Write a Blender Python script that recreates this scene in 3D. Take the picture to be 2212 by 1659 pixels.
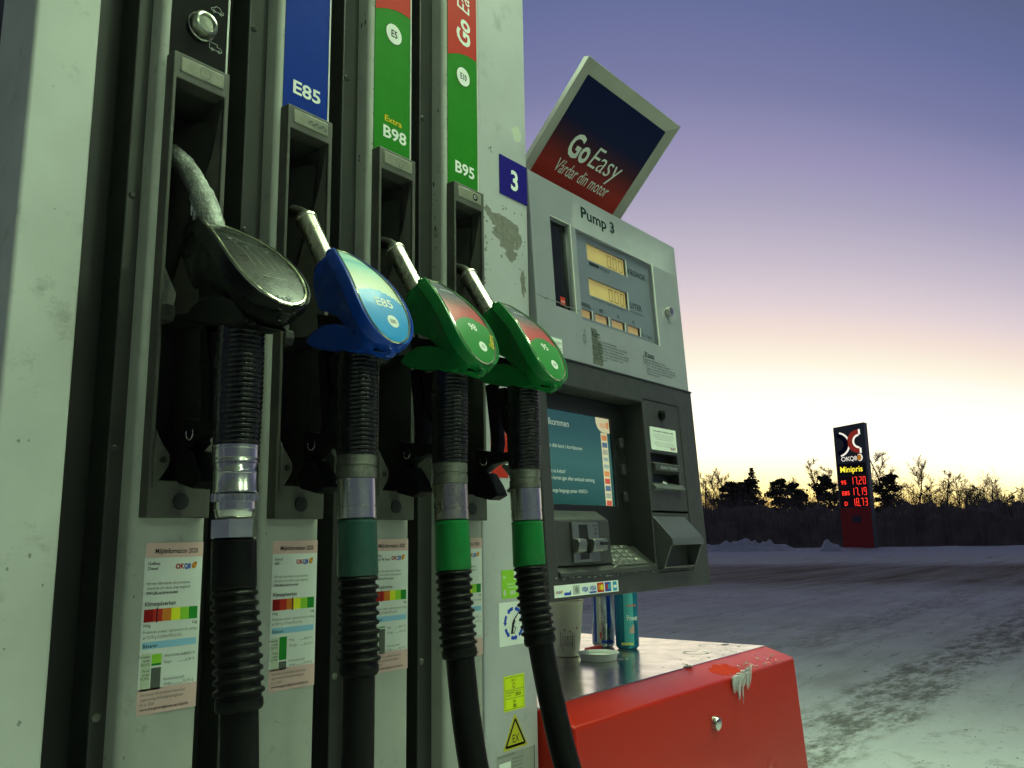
import bpy, bmesh, math, random
from mathutils import Vector, Matrix, noise
R_ = math.radians
random.seed(7)
for o in list(bpy.data.objects): bpy.data.objects.remove(o)
sc = bpy.context.scene
COL = sc.collection

# ------------------------------------------------------------------ camera, sky, exposure
H = 1.15                                   # camera height above the ground
cam_d = bpy.data.cameras.new('camera'); cam = bpy.data.objects.new('camera', cam_d); COL.objects.link(cam)
right = Vector((0.6239, -0.7813, -0.0165)); up = Vector((-0.1310, -0.1254, 0.9834)); fwd = Vector((0.7704, 0.6114, 0.1806))
m = Matrix((right, up, -fwd)).transposed().to_4x4(); m.translation = (0, 0, H)
cam.matrix_world = m
cam_d.sensor_width = 36; cam_d.lens = 1820/2212*36; cam_d.clip_start = 0.02; cam_d.clip_end = 2000
sc.camera = cam
sc.render.resolution_x = 1024; sc.render.resolution_y = 768
sc.view_settings.view_transform = 'Standard'; sc.view_settings.look = 'None'
sc.view_settings.exposure = 0; sc.view_settings.gamma = 1; sc.view_settings.use_curve_mapping = False
sc.render.engine = 'CYCLES'
sc.cycles.max_bounces = 8; sc.cycles.use_denoising = True

SUN_AZ = R_(32)
world = bpy.data.worlds.new('World'); sc.world = world; world.use_nodes = True
nt = world.node_tree; N = nt.nodes; Lk = nt.links; N.clear()
def wn(t, **k):
    n = N.new(t)
    for a, b in k.items(): setattr(n, a, b)
    return n
def wmath(op, a, b=None):
    n = wn('ShaderNodeMath', operation=op)
    for i, v in enumerate((a, b)):
        if v is None: continue
        if isinstance(v, (int, float)): n.inputs[i].default_value = v
        else: Lk.new(v, n.inputs[i])
    return n.outputs[0]
tc = wn('ShaderNodeTexCoord'); sx = wn('ShaderNodeSeparateXYZ'); Lk.new(tc.outputs['Generated'], sx.inputs[0])
el = wmath('ARCSINE', sx.outputs[2]); az = wmath('ARCTAN2', sx.outputs[1], sx.outputs[0])
daz = wmath('SUBTRACT', 1.0, wmath('COSINE', wmath('SUBTRACT', az, SUN_AZ)))
e2 = wmath('MULTIPLY', wmath('ADD', wmath('MULTIPLY', wmath('MAXIMUM', el, 0.0), wmath('ADD', 1.0, wmath('MULTIPLY', daz, 2.5))), wmath('MULTIPLY', wmath('MULTIPLY', daz, 0.72), wmath('MINIMUM', wmath('MULTIPLY', daz, 3.0), 1.0))), 180/math.pi/90)
cr = wn('ShaderNodeValToRGB'); Lk.new(e2, cr.inputs[0])
stops = [(0.0, (1.75, .74, .10)), (1.2, (1.95, 1.10, .22)), (2.8, (1.9, 1.46, .52)), (5.2, (1.65, 1.48, 1.0)), (9, (1.25, 1.17, 1.0)), (10.8, (1.05, .985, .88)),
         (11.7, (1.0, .93, .75)), (13.7, (.91, .75, .675)), (15.7, (.75, .64, .67)), (18.6, (.575, .51, .60)), (22.5, (.40, .37, .51)), (25.3, (.325, .30, .48)),
         (29.8, (.195, .205, .38)), (34.6, (.135, .16, .33)), (40, (.105, .13, .25)), (46, (.095, .11, .165)), (90, (.06, .07, .105))]
ramp = cr.color_ramp
while len(ramp.elements) < len(stops): ramp.elements.new(0.5)
for e, (d, c) in zip(ramp.elements, stops): e.position = d/90; e.color = (*c, 1)
bg = wn('ShaderNodeBackground'); bg.inputs['Strength'].default_value = 1.0
Lk.new(cr.outputs[0], bg.inputs[0])
wo = wn('ShaderNodeOutputWorld'); Lk.new(bg.outputs[0], wo.inputs[0])

LAMP_COL = (0.72, 1.0, 0.61)               # greenish tube light under the canopy
LAMP_STR = 37.0

# ------------------------------------------------------------------ materials
MATS = {}
def mat(name, col, rough=.5, metal=0, var=0.0, vscale=30, bump=0, bscale=200, coat=0, emit=None, estr=0, spec=None, trans=0, dirt=0, dirtcol=(.03, .03, .02), dscale=12, ior=None, rvar=0, aniso=None, alpha=1):
    if name in MATS: return MATS[name]
    mt = bpy.data.materials.new(name); mt.use_nodes = True
    n = mt.node_tree.nodes; l = mt.node_tree.links; b = n['Principled BSDF']
    b.inputs['Base Color'].default_value = (*col, 1); b.inputs['Roughness'].default_value = rough; b.inputs['Metallic'].default_value = metal
    if spec is not None: b.inputs['Specular IOR Level'].default_value = spec
    if coat: b.inputs['Coat Weight'].default_value = coat; b.inputs['Coat Roughness'].default_value = .08
    if trans: b.inputs['Transmission Weight'].default_value = trans
    if ior: b.inputs['IOR'].default_value = ior
    if alpha < 1: b.inputs['Alpha'].default_value = alpha
    if emit: b.inputs['Emission Color'].default_value = (*emit, 1); b.inputs['Emission Strength'].default_value = estr
    tcn = n.new('ShaderNodeTexCoord')
    def nz(scale, detail=4, rg=.6):
        t = n.new('ShaderNodeTexNoise'); t.inputs['Scale'].default_value = scale; t.inputs['Detail'].default_value = detail; t.inputs['Roughness'].default_value = rg
        l.new(tcn.outputs['Object'], t.inputs['Vector']); return t
    csock = None
    if var:
        t = nz(vscale); mx = n.new('ShaderNodeMixRGB'); mx.blend_type = 'MULTIPLY'
        mr = n.new('ShaderNodeMapRange'); mr.inputs['From Min'].default_value = .3; mr.inputs['From Max'].default_value = .7
        mr.inputs['To Min'].default_value = 1-var; mr.inputs['To Max'].default_value = 1+var*.4
        l.new(t.outputs['Fac'], mr.inputs[0]); mx.inputs['Fac'].default_value = 1; mx.inputs['Color1'].default_value = (*col, 1)
        l.new(mr.outputs[0], mx.inputs['Color2']); csock = mx.outputs[0]
    if dirt:
        t = nz(dscale, 8, .72); mr = n.new('ShaderNodeMapRange'); mr.inputs['From Min'].default_value = .58; mr.inputs['From Max'].default_value = .72
        mr.inputs['To Max'].default_value = dirt
        l.new(t.outputs['Fac'], mr.inputs[0]); mx = n.new('ShaderNodeMixRGB'); l.new(mr.outputs[0], mx.inputs['Fac'])
        if csock: l.new(csock, mx.inputs['Color1'])
        else: mx.inputs['Color1'].default_value = (*col, 1)
        mx.inputs['Color2'].default_value = (*dirtcol, 1); csock = mx.outputs[0]
    if csock: l.new(csock, b.inputs['Base Color'])
    if rvar:
        t = nz(vscale*1.7); mr = n.new('ShaderNodeMapRange'); mr.inputs['From Min'].default_value = .3; mr.inputs['From Max'].default_value = .7
        mr.inputs['To Min'].default_value = max(.02, rough-rvar); mr.inputs['To Max'].default_value = rough+rvar
        l.new(t.outputs['Fac'], mr.inputs[0]); l.new(mr.outputs[0], b.inputs['Roughness'])
    if bump:
        t = nz(bscale, 3); bp = n.new('ShaderNodeBump'); bp.inputs['Strength'].default_value = bump; bp.inputs['Distance'].default_value = .002
        l.new(t.outputs['Fac'], bp.inputs['Height']); l.new(bp.outputs[0], b.inputs['Normal'])
    MATS[name] = mt; return mt

def ink(name, col, rough=.45, **k):
    k.setdefault('spec', .07); return mat('print_'+name, col, rough, **k)
PAINT = mat('grey_paint', (.49, .50, .48), .38, var=.12, vscale=9, dirt=.55, dscale=16, dirtcol=(.14, .13, .10), rvar=.08)
COLUMN = mat('column_paint', (.40, .41, .37), .33, var=.12, vscale=14, dirt=.45, dscale=45, dirtcol=(.07, .065, .05), rvar=.08)
RECESS = mat('recess_black', (.008, .008, .007), .5, var=.3, vscale=12, rvar=.1)
FLANGE = mat('flange_charcoal', (.024, .025, .022), .45, var=.3, vscale=15, rvar=.1)
TRIM = mat('white_trim', (.62, .63, .58), .35, var=.1)
BOOT = mat('boot_plastic', (.074, .072, .060), .55, var=.3, vscale=25, bump=.25, bscale=400, dirt=.5, dscale=30, dirtcol=(.02, .018, .012), rvar=.1)
CAVITY = mat('cavity_plastic', (.034, .033, .029), .65, var=.3, bump=.2)
BADGE = mat('badge_plastic', (.22, .22, .17), .45, var=.25, vscale=60, dirt=.6, dscale=70, dirtcol=(.06, .06, .045))
RUBBER = mat('black_rubber', (.006, .006, .006), .42, var=.3, vscale=40, bump=.12, bscale=500, rvar=.1, dirt=.2, dscale=20, dirtcol=(.02, .019, .017), spec=.14)
GRIP = mat('grip_rubber', (.006, .006, .007), .25, bump=.1, bscale=300, rvar=.08, vscale=40)
BLACK = mat('black_plastic', (.004, .004, .004), .36, spec=.14, bump=.1, rvar=.1, vscale=40)
STEEL = mat('brushed_steel', (.50, .48, .40), .28, 1, var=.06, vscale=25, rvar=.03)
CHROME = mat('chrome', (.62, .62, .57), .25, 1, var=.06, vscale=30, rvar=.025)
WORN = mat('worn_zinc', (.20, .20, .17), .5, .85, var=.4, vscale=90, bump=.5, bscale=500, dirt=.8, dscale=60, dirtcol=(.03, .03, .025), rvar=.15)
FROST = mat('frosted_steel', (.30, .31, .29), .5, .55, var=.5, vscale=70, bump=1.0, bscale=260, dirt=.8, dscale=80, dirtcol=(.62, .63, .60), rvar=.2)
BLUE = mat('blue_plastic', (.004, .048, .36), .38, spec=.3, var=.15, vscale=50, bump=.10, bscale=500, rvar=.12, dirt=.45, dscale=38, dirtcol=(.01, .02, .05))
GREEN = mat('green_plastic', (.004, .17, .032), .38, spec=.3, var=.15, vscale=50, bump=.10, bscale=500, rvar=.12, dirt=.45, dscale=38, dirtcol=(.01, .04, .015))
TEAL = mat('dark_teal_plastic', (.012, .060, .045), .38, var=.2, vscale=50, rvar=.08)
RED = mat('red_paint', (.45, .018, .007), .32, spec=.22, bump=.05, bscale=150, var=.08, vscale=3, dirt=.08, dscale=7, dirtcol=(.22, .05, .03), rvar=.07)
TOPSTEEL = mat('worktop_steel', (.58, .57, .55), .22, 1, var=.08, vscale=10, rvar=.06, dirt=.35, dscale=14, dirtcol=(.42, .42, .40))
TGREY = mat('terminal_grey', (.265, .265, .30), .42, var=.08, vscale=12, dirt=.35, dscale=20, dirtcol=(.16, .16, .14), rvar=.06)  # bluish cast puts skylight into the housing colour
TDARK = mat('terminal_charcoal', (.038, .037, .038), .48, var=.18, vscale=25, bump=.2, bscale=500, rvar=.08)
TDARK2 = mat('terminal_black', (.011, .011, .011), .42, var=.2, bump=.15, bscale=500)
CLEAR = mat('clear_cover', (.9, .95, .9), .06, trans=1, ior=1.4)
ICE = mat('ice', (.95, .95, .95), .15, trans=.6, ior=1.31, bump=.3, bscale=150)
SNOWM = mat('snow', (.62, .64, .70), .7, var=.15, vscale=2, bump=.5, bscale=20)
I_W = ink('white', (.78, .80, .76)); I_K = ink('black', (.015, .015, .017)); I_R = ink('red', (.48, .035, .025)); I_G = ink('green', (.022, .20, .016), var=.08, vscale=40)
I_B = ink('blue', (.002, .028, .27), var=.08, vscale=40); I_NAVY = ink('navy', (.018, .012, .20)); I_Y = ink('yellow', (.72, .50, .03)); I_PINK = ink('pink', (.66, .44, .42))
I_DR = ink('dark_red', (.28, .012, .012)); I_OR = ink('orange', (.62, .20, .03)); I_LY = ink('lemon', (.78, .78, .04)); I_LG = ink('lime', (.28, .58, .05)); I_DG = ink('deep_green', (.02, .22, .03))
I_SKY = ink('sky_blue', (.28, .52, .72)); I_PALE = ink('pale_green', (.52, .58, .45)); I_GREY = ink('dark_grey', (.10, .11, .095)); I_TXT = ink('text_grey', (.12, .13, .12))
I_FLUO = ink('fluorescent_yellow', (.66, .80, .02)); I_MUST = ink('mustard', (.52, .48, .04)); I_MID = ink('mid_grey', (.24, .25, .23)); I_SIL = ink('silver', (.44, .46, .44)); I_BR = ink('bright_blue', (.02, .07, .48)); I_CY = ink('cyan', (.04, .30, .52))

# ------------------------------------------------------------------ mesh helpers
OFF = {}
class MB:
    def __init__(s): s.v = []; s.f = []; s.m = []; s.mats = []; s.cur = 0
    def use(s, mt):
        if mt not in s.mats: s.mats.append(mt)
        s.cur = s.mats.index(mt); return s
    def add(s, vs, fs):
        b = len(s.v); s.v += [tuple(p) for p in vs]
        for f in fs: s.f.append(tuple(b+i for i in f)); s.m.append(s.cur)
        return s
    def box(s, x0, x1, y0, y1, z0, z1):
        return s.add([(x0,y0,z0),(x1,y0,z0),(x1,y1,z0),(x0,y1,z0),(x0,y0,z1),(x1,y0,z1),(x1,y1,z1),(x0,y1,z1)],
                     [(0,3,2,1),(4,5,6,7),(0,1,5,4),(1,2,6,5),(2,3,7,6),(3,0,4,7)])
    def prism(s, poly, a0, a1, axis='x'):
        # poly in the plane of the two other axes, extruded along axis
        def P(p, a):
            return {'x': (a, p[0], p[1]), 'y': (p[0], a, p[1]), 'z': (p[0], p[1], a)}[axis]
        n = len(poly)
        return s.add([P(p, a0) for p in poly]+[P(p, a1) for p in poly],
                     [tuple(range(n))[::-1], tuple(range(n, 2*n))]+[(i, (i+1) % n, n+(i+1) % n, n+i) for i in range(n)])
    def rings(s, rings, close=True, caps=True):
        b = len(s.v); n = len(rings[0])
        for r in rings: s.v += [tuple(p) for p in r]
        for i in range(len(rings)-1):
            for j in range(n if close else n-1):
                k = (j+1) % n
                s.f.append((b+i*n+j, b+i*n+k, b+(i+1)*n+k, b+(i+1)*n+j)); s.m.append(s.cur)
        if caps:
            s.f.append(tuple(b+j for j in range(n))[::-1]); s.m.append(s.cur)
            s.f.append(tuple(b+(len(rings)-1)*n+j for j in range(n))); s.m.append(s.cur)
        return s
    def sweep(s, pts, radii, seg=20, ell=None, caps=True, rot=0):
        pts = [Vector(p) for p in pts]; R = []; ref = Vector((1, 0, 0))
        for i, p in enumerate(pts):
            a = pts[max(0, i-1)]; b = pts[min(len(pts)-1, i+1)]
            t = (b-a)
            t = t.normalized() if t.length > 1e-9 else Vector((0, 0, -1))
            if abs(t.dot(ref)) > .95: ref = Vector((0, 1, 0))
            u = (ref-t*ref.dot(t)).normalized(); w = t.cross(u)
            r = radii[i] if hasattr(radii, '__len__') else radii
            R.append([p+u*(r*(ell or 1)*math.cos(q))+w*(r*math.sin(q)) for q in [rot+2*math.pi*k/seg for k in range(seg)]])
        return s.rings(R, caps=caps)
    def lathe(s, c, prof, axis=(0, 0, 1), seg=24, rot=0):
        c = Vector(c); a = Vector(axis).normalized(); ref = Vector((1, 0, 0)) if abs(a.x) < .9 else Vector((0, 1, 0))
        u = (ref-a*ref.dot(a)).normalized(); w = a.cross(u)
        return s.rings([[c+a*h+u*(r*math.cos(q))+w*(r*math.sin(q)) for q in [rot+2*math.pi*k/seg for k in range(seg)]] for h, r in prof])
    def holes(s, x0, x1, z0, z1, hs, y0, y1):
        # upright plate with rectangular openings, front at y0, back at y1
        xs = sorted({x0, x1, *[h[0] for h in hs], *[h[1] for h in hs]}); zs = sorted({z0, z1, *[h[2] for h in hs], *[h[3] for h in hs]})
        def solid(i, j):
            if i < 0 or j < 0 or i >= len(xs)-1 or j >= len(zs)-1: return False
            cx = (xs[i]+xs[i+1])/2; cz = (zs[j]+zs[j+1])/2
            return not any(h[0] < cx < h[1] and h[2] < cz < h[3] for h in hs)
        idx = {}
        def V(i, j, k):
            if (i, j, k) not in idx: idx[(i, j, k)] = len(s.v); s.v.append((xs[i], (y0, y1)[k], zs[j]))
            return idx[(i, j, k)]
        def F(*a): s.f.append(a); s.m.append(s.cur)
        for i in range(len(xs)-1):
            for j in range(len(zs)-1):
                if not solid(i, j): continue
                F(V(i,j,0), V(i+1,j,0), V(i+1,j+1,0), V(i,j+1,0)); F(V(i,j,1), V(i,j+1,1), V(i+1,j+1,1), V(i+1,j,1))
                if not solid(i-1, j): F(V(i,j,1), V(i,j,0), V(i,j+1,0), V(i,j+1,1))
                if not solid(i+1, j): F(V(i+1,j,0), V(i+1,j,1), V(i+1,j+1,1), V(i+1,j+1,0))
                if not solid(i, j-1): F(V(i,j,0), V(i,j,1), V(i+1,j,1), V(i+1,j,0))
                if not solid(i, j+1): F(V(i,j+1,1), V(i,j+1,0), V(i+1,j+1,0), V(i+1,j+1,1))
        return s
def obj(name, mb, mt=None, parent=None, bevel=0, smooth=None, seg=2, label=None, kind=None):
    me = bpy.data.meshes.new(name); off = OFF.get(parent.name, Vector()) if parent else Vector()
    me.from_pydata([(x-off.x, y-off.y, z-off.z) for x, y, z in mb.v], [], mb.f)
    for q in (mb.mats or [mt]): me.materials.append(q)
    if mb.mats: me.polygons.foreach_set('material_index', mb.m)
    bm = bmesh.new(); bm.from_mesh(me); bmesh.ops.recalc_face_normals(bm, faces=bm.faces); bm.to_mesh(me); bm.free()
    if smooth is None: smooth = 35
    if smooth:
        me.polygons.foreach_set('use_smooth', [True]*len(me.polygons)); me.set_sharp_from_angle(angle=R_(smooth))
    o = bpy.data.objects.new(name, me); COL.objects.link(o)
    if parent: o.parent = parent; OFF[o.name] = off
    if bevel:
        b = o.modifiers.new('bevel', 'BEVEL'); b.width = bevel; b.segments = seg; b.limit_method = 'ANGLE'; b.angle_limit = R_(40)
    if label: o['label'] = label
    if kind: o['kind'] = kind
    return o
def thing(name, label, cat, loc, group=None, local=False):
    o = bpy.data.objects.new(name, None); COL.objects.link(o); o.location = loc; o.empty_display_size = .1
    OFF[o.name] = Vector() if local else Vector(loc)
    o['label'] = label; o['category'] = cat
    if group: o['group'] = group
    return o
def tag(o, label, cat, group=None):
    o['label'] = label; o['category'] = cat
    if group: o['group'] = group
    return o

_tc = {}
def glyphs(txt, bold=0, shear=0):
    k = (txt, bold, shear)
    if k in _tc: return _tc[k]
    cu = bpy.data.curves.new('t', 'FONT'); cu.body = txt; cu.size = 1; cu.offset = bold; cu.shear = shear; cu.resolution_u = 3
    o = bpy.data.objects.new('t', cu); COL.objects.link(o); bpy.context.view_layer.update()
    me = bpy.data.meshes.new_from_object(o.evaluated_get(bpy.context.evaluated_depsgraph_get()))
    vs = [(v.co.x, v.co.y) for v in me.vertices]; fs = [tuple(p.vertices) for p in me.polygons]
    bpy.data.objects.remove(o); bpy.data.curves.remove(cu); bpy.data.meshes.remove(me)
    w = max([v[0] for v in vs], default=0); _tc[k] = (vs, fs, w); return _tc[k]
class Print:
    """flat print laid on a plane: o origin, u right, v up, n outward"""
    def __init__(s, o, u, v, n): s.o = Vector(o); s.u = Vector(u); s.v = Vector(v); s.n = Vector(n); s.mb = MB()
    def P(s, a, b, lay): return s.o+s.u*a+s.v*b+s.n*(.00025*lay)
    def poly(s, pts, mt, lay=1):
        s.mb.use(mt).add([s.P(a, b, lay) for a, b in pts], [tuple(range(len(pts)))]); return s
    def rect(s, a0, b0, a1, b1, mt, lay=1): return s.poly([(a0, b0), (a1, b0), (a1, b1), (a0, b1)], mt, lay)
    def disc(s, a, b, r, mt, lay=1, n=24, ry=None): return s.poly([(a+r*math.cos(2*math.pi*k/n), b+(ry or r)*math.sin(2*math.pi*k/n)) for k in range(n)], mt, lay)
    def ring(s, a, b, r0, r1, mt, lay=1, t0=0, t1=360, n=32):
        q = [R_(t0+(t1-t0)*k/n) for k in range(n+1)]
        for i in range(n):
            s.poly([(a+r*math.cos(t), b+r*math.sin(t)) for r, t in ((r0, q[i]), (r1, q[i]), (r1, q[i+1]), (r0, q[i+1]))], mt, lay)
        return s
    def line(s, pts, w, mt, lay=1):
        for (a0, b0), (a1, b1) in zip(pts, pts[1:]):
            d = math.hypot(a1-a0, b1-b0) or 1e-6; px, py = -(b1-b0)/d*w/2, (a1-a0)/d*w/2
            s.poly([(a0+px, b0+py), (a1+px, b1+py), (a1-px, b1-py), (a0-px, b0-py)], mt, lay)
        return s
    def text(s, a, b, size, txt, mt, lay=2, bold=0, shear=0, sx=1, w=None, align='l', rot=0):
        vs, fs, tw = glyphs(txt, bold, shear)
        if w: sx = w/(tw*size)
        dx = {'l': 0, 'c': -tw*size*sx/2, 'r': -tw*size*sx}[align]; c, q = math.cos(R_(rot)), math.sin(R_(rot))
        s.mb.use(mt).add([s.P(a+(x*size*sx+dx)*c-y*size*q, b+(x*size*sx+dx)*q+y*size*c, lay) for x, y in vs], fs); return s
    def build(s, parent, name='print', label=None): return obj(name, s.mb, None, parent, smooth=0, label=label)
def brand(pr, a, b, sz, lay=2):            # the small company name with its orange sail
    pr.text(a, b, sz, 'OK', I_R, lay, bold=.03, sx=.9); pr.text(a+sz*1.35, b, sz, 'Q8', I_BR, lay, bold=.03, sx=.8)
    pr.poly([(a+sz*2.75, b-.05*sz), (a+sz*2.55, b+.35*sz), (a+sz*2.8, b+.8*sz), (a+sz*3.35, b+1.0*sz), (a+sz*3.4, b+.5*sz), (a+sz*3.15, b)], I_OR, lay)
    pr.poly([(a+sz*2.95, b), (a+sz*2.85, b+.35*sz), (a+sz*3.0, b+.7*sz), (a+sz*3.2, b+.5*sz)], I_Y, lay+1)

# ------------------------------------------------------------------ ground, snow
def ground_material():
    mt = bpy.data.materials.new('packed_snow_and_ice'); mt.use_nodes = True; n = mt.node_tree.nodes; l = mt.node_tree.links; b = n['Principled BSDF']
    t = n.new('ShaderNodeTexCoord')
    def mapped(sx_, sy_, rz=0):
        mp = n.new('ShaderNodeMapping'); mp.inputs['Scale'].default_value = (sx_, sy_, 1); mp.inputs['Rotation'].default_value = (0, 0, rz); l.new(t.outputs['Object'], mp.inputs[0]); return mp.outputs[0]
    def nz(vec, s_, d=6, r=.6):
        x = n.new('ShaderNodeTexNoise'); x.inputs['Scale'].default_value = s_; x.inputs['Detail'].default_value = d; x.inputs['Roughness'].default_value = r; l.new(vec, x.inputs['Vector']); return x.outputs['Fac']
    def mr(v, a, b_, c=0, d=1):
        x = n.new('ShaderNodeMapRange'); x.inputs[1].default_value = a; x.inputs[2].default_value = b_; x.inputs[3].default_value = c; x.inputs[4].default_value = d; l.new(v, x.inputs[0]); return x.outputs[0]
    def mix(f, a, b_):
        x = n.new('ShaderNodeMixRGB')
        for i, v in ((0, f), (1, a), (2, b_)):
            if isinstance(v, tuple): x.inputs[i].default_value = (*v, 1)
            elif isinstance(v, (int, float)): x.inputs[i].default_value = v
            else: l.new(v, x.inputs[i])
        return x.outputs[0]
    P = mapped(1, 1); tr = mapped(.14, 1.1, R_(-27)); tr2 = mapped(.10, .8, R_(64))
    c = mix(mr(nz(P, 1.1, 10, .68), .38, .62), (.58, .58, .60), (.70, .705, .72))
    c = mix(mr(nz(tr, 3.4, 10, .72), .50, .62, 0, .42), c, (.36, .352, .345))            # wheel tracks with grit
    c = mix(mr(nz(mapped(.45, 1.2, R_(-27)), 5, 10, .75), .50, .66, 0, .4), c, (.60, .61, .63))
    c = mix(mr(nz(mapped(.30, 1.2, R_(-27)), 7, 8, .7), .60, .66, 0, .7), c, (.18, .18, .175))
    c = mix(mr(nz(tr2, 1.6, 9, .7), .54, .66, 0, .55), c, (.19, .178, .155))
    # thawed strip of the road in front of the snow bank, compacted snow near the pumps, lightened to carry lamplight
    sx_ = n.new('ShaderNodeSeparateXYZ'); l.new(t.outputs['Object'], sx_.inputs[0])
    rd = n.new('ShaderNodeMath'); rd.operation = 'MULTIPLY_ADD'; l.new(sx_.outputs[1], rd.inputs[0]); rd.inputs[1].default_value = .30; l.new(sx_.outputs[0], rd.inputs[2])
    w = n.new('ShaderNodeMath'); w.operation = 'MULTIPLY_ADD'; l.new(nz(mapped(.12, .12), 1, 5), w.inputs[0]); w.inputs[1].default_value = 6; l.new(rd.outputs[0], w.inputs[2])
    band = n.new('ShaderNodeMath'); band.operation = 'MULTIPLY'; l.new(mr(w.outputs[0], 22, 27), band.inputs[0]); l.new(mr(w.outputs[0], 42.5, 36.5), band.inputs[1])
    bd = n.new('ShaderNodeMath'); bd.operation = 'MULTIPLY'; l.new(band.outputs[0], bd.inputs[0]); l.new(mr(nz(mapped(.05, .9, R_(-75)), 1.4, 8, .75), .34, .60, .35, 1), bd.inputs[1])
    c = mix(bd.outputs[0], c, (.105, .085, .066))
    far = mr(w.outputs[0], 50, 58)
    c = mix(far, c, (.60, .62, .68))
    near = n.new('ShaderNodeMath'); near.operation = 'MULTIPLY_ADD'; l.new(nz(P, .8, 6), near.inputs[0]); near.inputs[1].default_value = 5.5
    nd = n.new('ShaderNodeMath'); nd.operation = 'MULTIPLY_ADD'; l.new(sx_.outputs[1], nd.inputs[0]); nd.inputs[1].default_value = .9; l.new(sx_.outputs[0], nd.inputs[2]); l.new(nd.outputs[0], near.inputs[2])
    c = mix(mr(near.outputs[0], 12.5, 8.8, 0, 1), c, mix(mr(nz(P, 3.5, 10, .7), .56, .70), (.78, .80, .79), (.42, .42, .40)))
    yw = n.new('ShaderNodeMath'); yw.operation = 'MULTIPLY_ADD'; l.new(nz(P, .9, 6), yw.inputs[0]); yw.inputs[1].default_value = .9; l.new(sx_.outputs[1], yw.inputs[2])
    for y0, hw, amt in ((2.30, .42, .85), (3.95, .38, .5), (.35, .3, .35), (-1.35, .35, .4)):      # gritty wheel tracks along the row of pumps
        ab = n.new('ShaderNodeMath'); ab.operation = 'SUBTRACT'; l.new(yw.outputs[0], ab.inputs[0]); ab.inputs[1].default_value = y0
        ab2 = n.new('ShaderNodeMath'); ab2.operation = 'ABSOLUTE'; l.new(ab.outputs[0], ab2.inputs[0])
        tk_ = n.new('ShaderNodeMath'); tk_.operation = 'MULTIPLY'; l.new(mr(ab2.outputs[0], hw, hw*.55), tk_.inputs[0]); l.new(mr(nz(mapped(.8, 2.2), 3.2, 12, .78), .44, .56, 0, amt), tk_.inputs[1])
        c = mix(tk_.outputs[0], c, (.17, .165, .14))
    c = mix(mr(nz(mapped(.6, 1.5), 9, 10, .75), .60, .67, 0, .6), c, (.22, .22, .21))
    l.new(c, b.inputs['Base Color'])
    l.new(mr(nz(P, 1.3, 5), .4, .62, .72, .9), b.inputs['Roughness']); b.inputs['Specular IOR Level'].default_value = .12
    bp = n.new('ShaderNodeBump'); bp.inputs['Strength'].default_value = .5; bp.inputs['Distance'].default_value = .02
    ad = n.new('ShaderNodeMath'); ad.operation = 'ADD'; l.new(nz(P, 14, 8, .7), ad.inputs[0]); l.new(nz(tr, 6, 6), ad.inputs[1]); l.new(ad.outputs[0], bp.inputs['Height']); l.new(bp.outputs[0], b.inputs['Normal'])
    return mt
GM = ground_material()
mb = MB()
# one sheet, finer near the pumps, out to the horizon
def axis_steps(lo, hi, near, fine):
    v = [near+fine*i for i in range(-20, 120)]
    a = v[-1]; st = fine
    while a < hi: st *= 1.25; a += st; v.append(a)
    a = v[0]; st = fine
    while a > lo: st *= 1.25; a -= st; v.insert(0, a)
    return v
gx = axis_steps(-900, 1200, 3.0, .14); gy = axis_steps(-900, 900, -1.0, .14)
def gz(x, y):
    d = math.hypot(x, y)
    k = 1 if x > 2.2 else 0
    a = .010*noise.fractal(Vector((x*1.6, y*1.6, 0)), 1, 2, 4)*max(.15, 1-d/25)*k
    if x > 2.2: a += .006*noise.noise(Vector((x*6, y*6, 3)))*max(0, 1-d/15)
    return a-.012
verts = [(x, y, gz(x, y)) for y in gy for x in gx]; nx = len(gx)
mb.add(verts, [(j*nx+i, j*nx+i+1, (j+1)*nx+i+1, (j+1)*nx+i) for j in range(len(gy)-1) for i in range(nx-1)])
obj('ground', mb, GM, smooth=180, kind='structure')

def mound(name, cx, cy, rx, ry, h, seed, label, fq=1.0):
    mb = MB(); n1, n2 = 40, 22; rot = R_(-72); c, s = math.cos(rot), math.sin(rot); vs = []
    for j in range(n2+1):
        for i in range(n1+1):
            u = i/n1*2-1; v = j/n2*2-1
            e = max(0, 1-u*u)*max(0, 1-v*v)
            z = h*(e**.6)*(.35+.95*abs(noise.fractal(Vector((u*3.2*fq+seed, v*2.2*fq, seed)), 1, 2, 4))+.3*fq*max(0, noise.noise(Vector((u*7, v*5, seed)))))
            vs.append((cx+(u*rx)*c-(v*ry)*s, cy+(u*rx)*s+(v*ry)*c, z-.03))
    mb.add(vs, [(j*(n1+1)+i, j*(n1+1)+i+1, (j+1)*(n1+1)+i+1, (j+1)*(n1+1)+i) for j in range(n2) for i in range(n1)])
    return tag(obj(name, mb, SNOWM, smooth=60), label, 'snow pile')
mound('snow_bank', 59.6, 25.8, 3.6, 1.8, .80, 2.1, 'long lumpy bank of ploughed snow left of the price sign')
mound('snow_bank', 57.2, 18.9, .75, .6, .75, 5.7, 'small snow heap at the foot of the price sign', .3)
mb = MB()   # low berm of snow along the far edge of the forecourt
bv = []
NB = 160
for i in range(NB+1):
    t = i/NB; y = 60-90*t; x = 61.5-.28*(y-20) if y < 60 else 50
    for k, (dx, z) in enumerate(((-1.6, -.03), (-.9, .12), (0, .17), (.9, .12), (1.8, -.03))):
        bv.append((x+dx+.5*noise.noise(Vector((y*.3, 1, 0))), y, z if z < 0 else max(.02, z*(.7+.9*noise.noise(Vector((y*.5, dx, 4)))))))
mb.add(bv, [(i*5+k, i*5+k+1, (i+1)*5+k+1, (i+1)*5+k) for i in range(NB) for k in range(4)])
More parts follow.
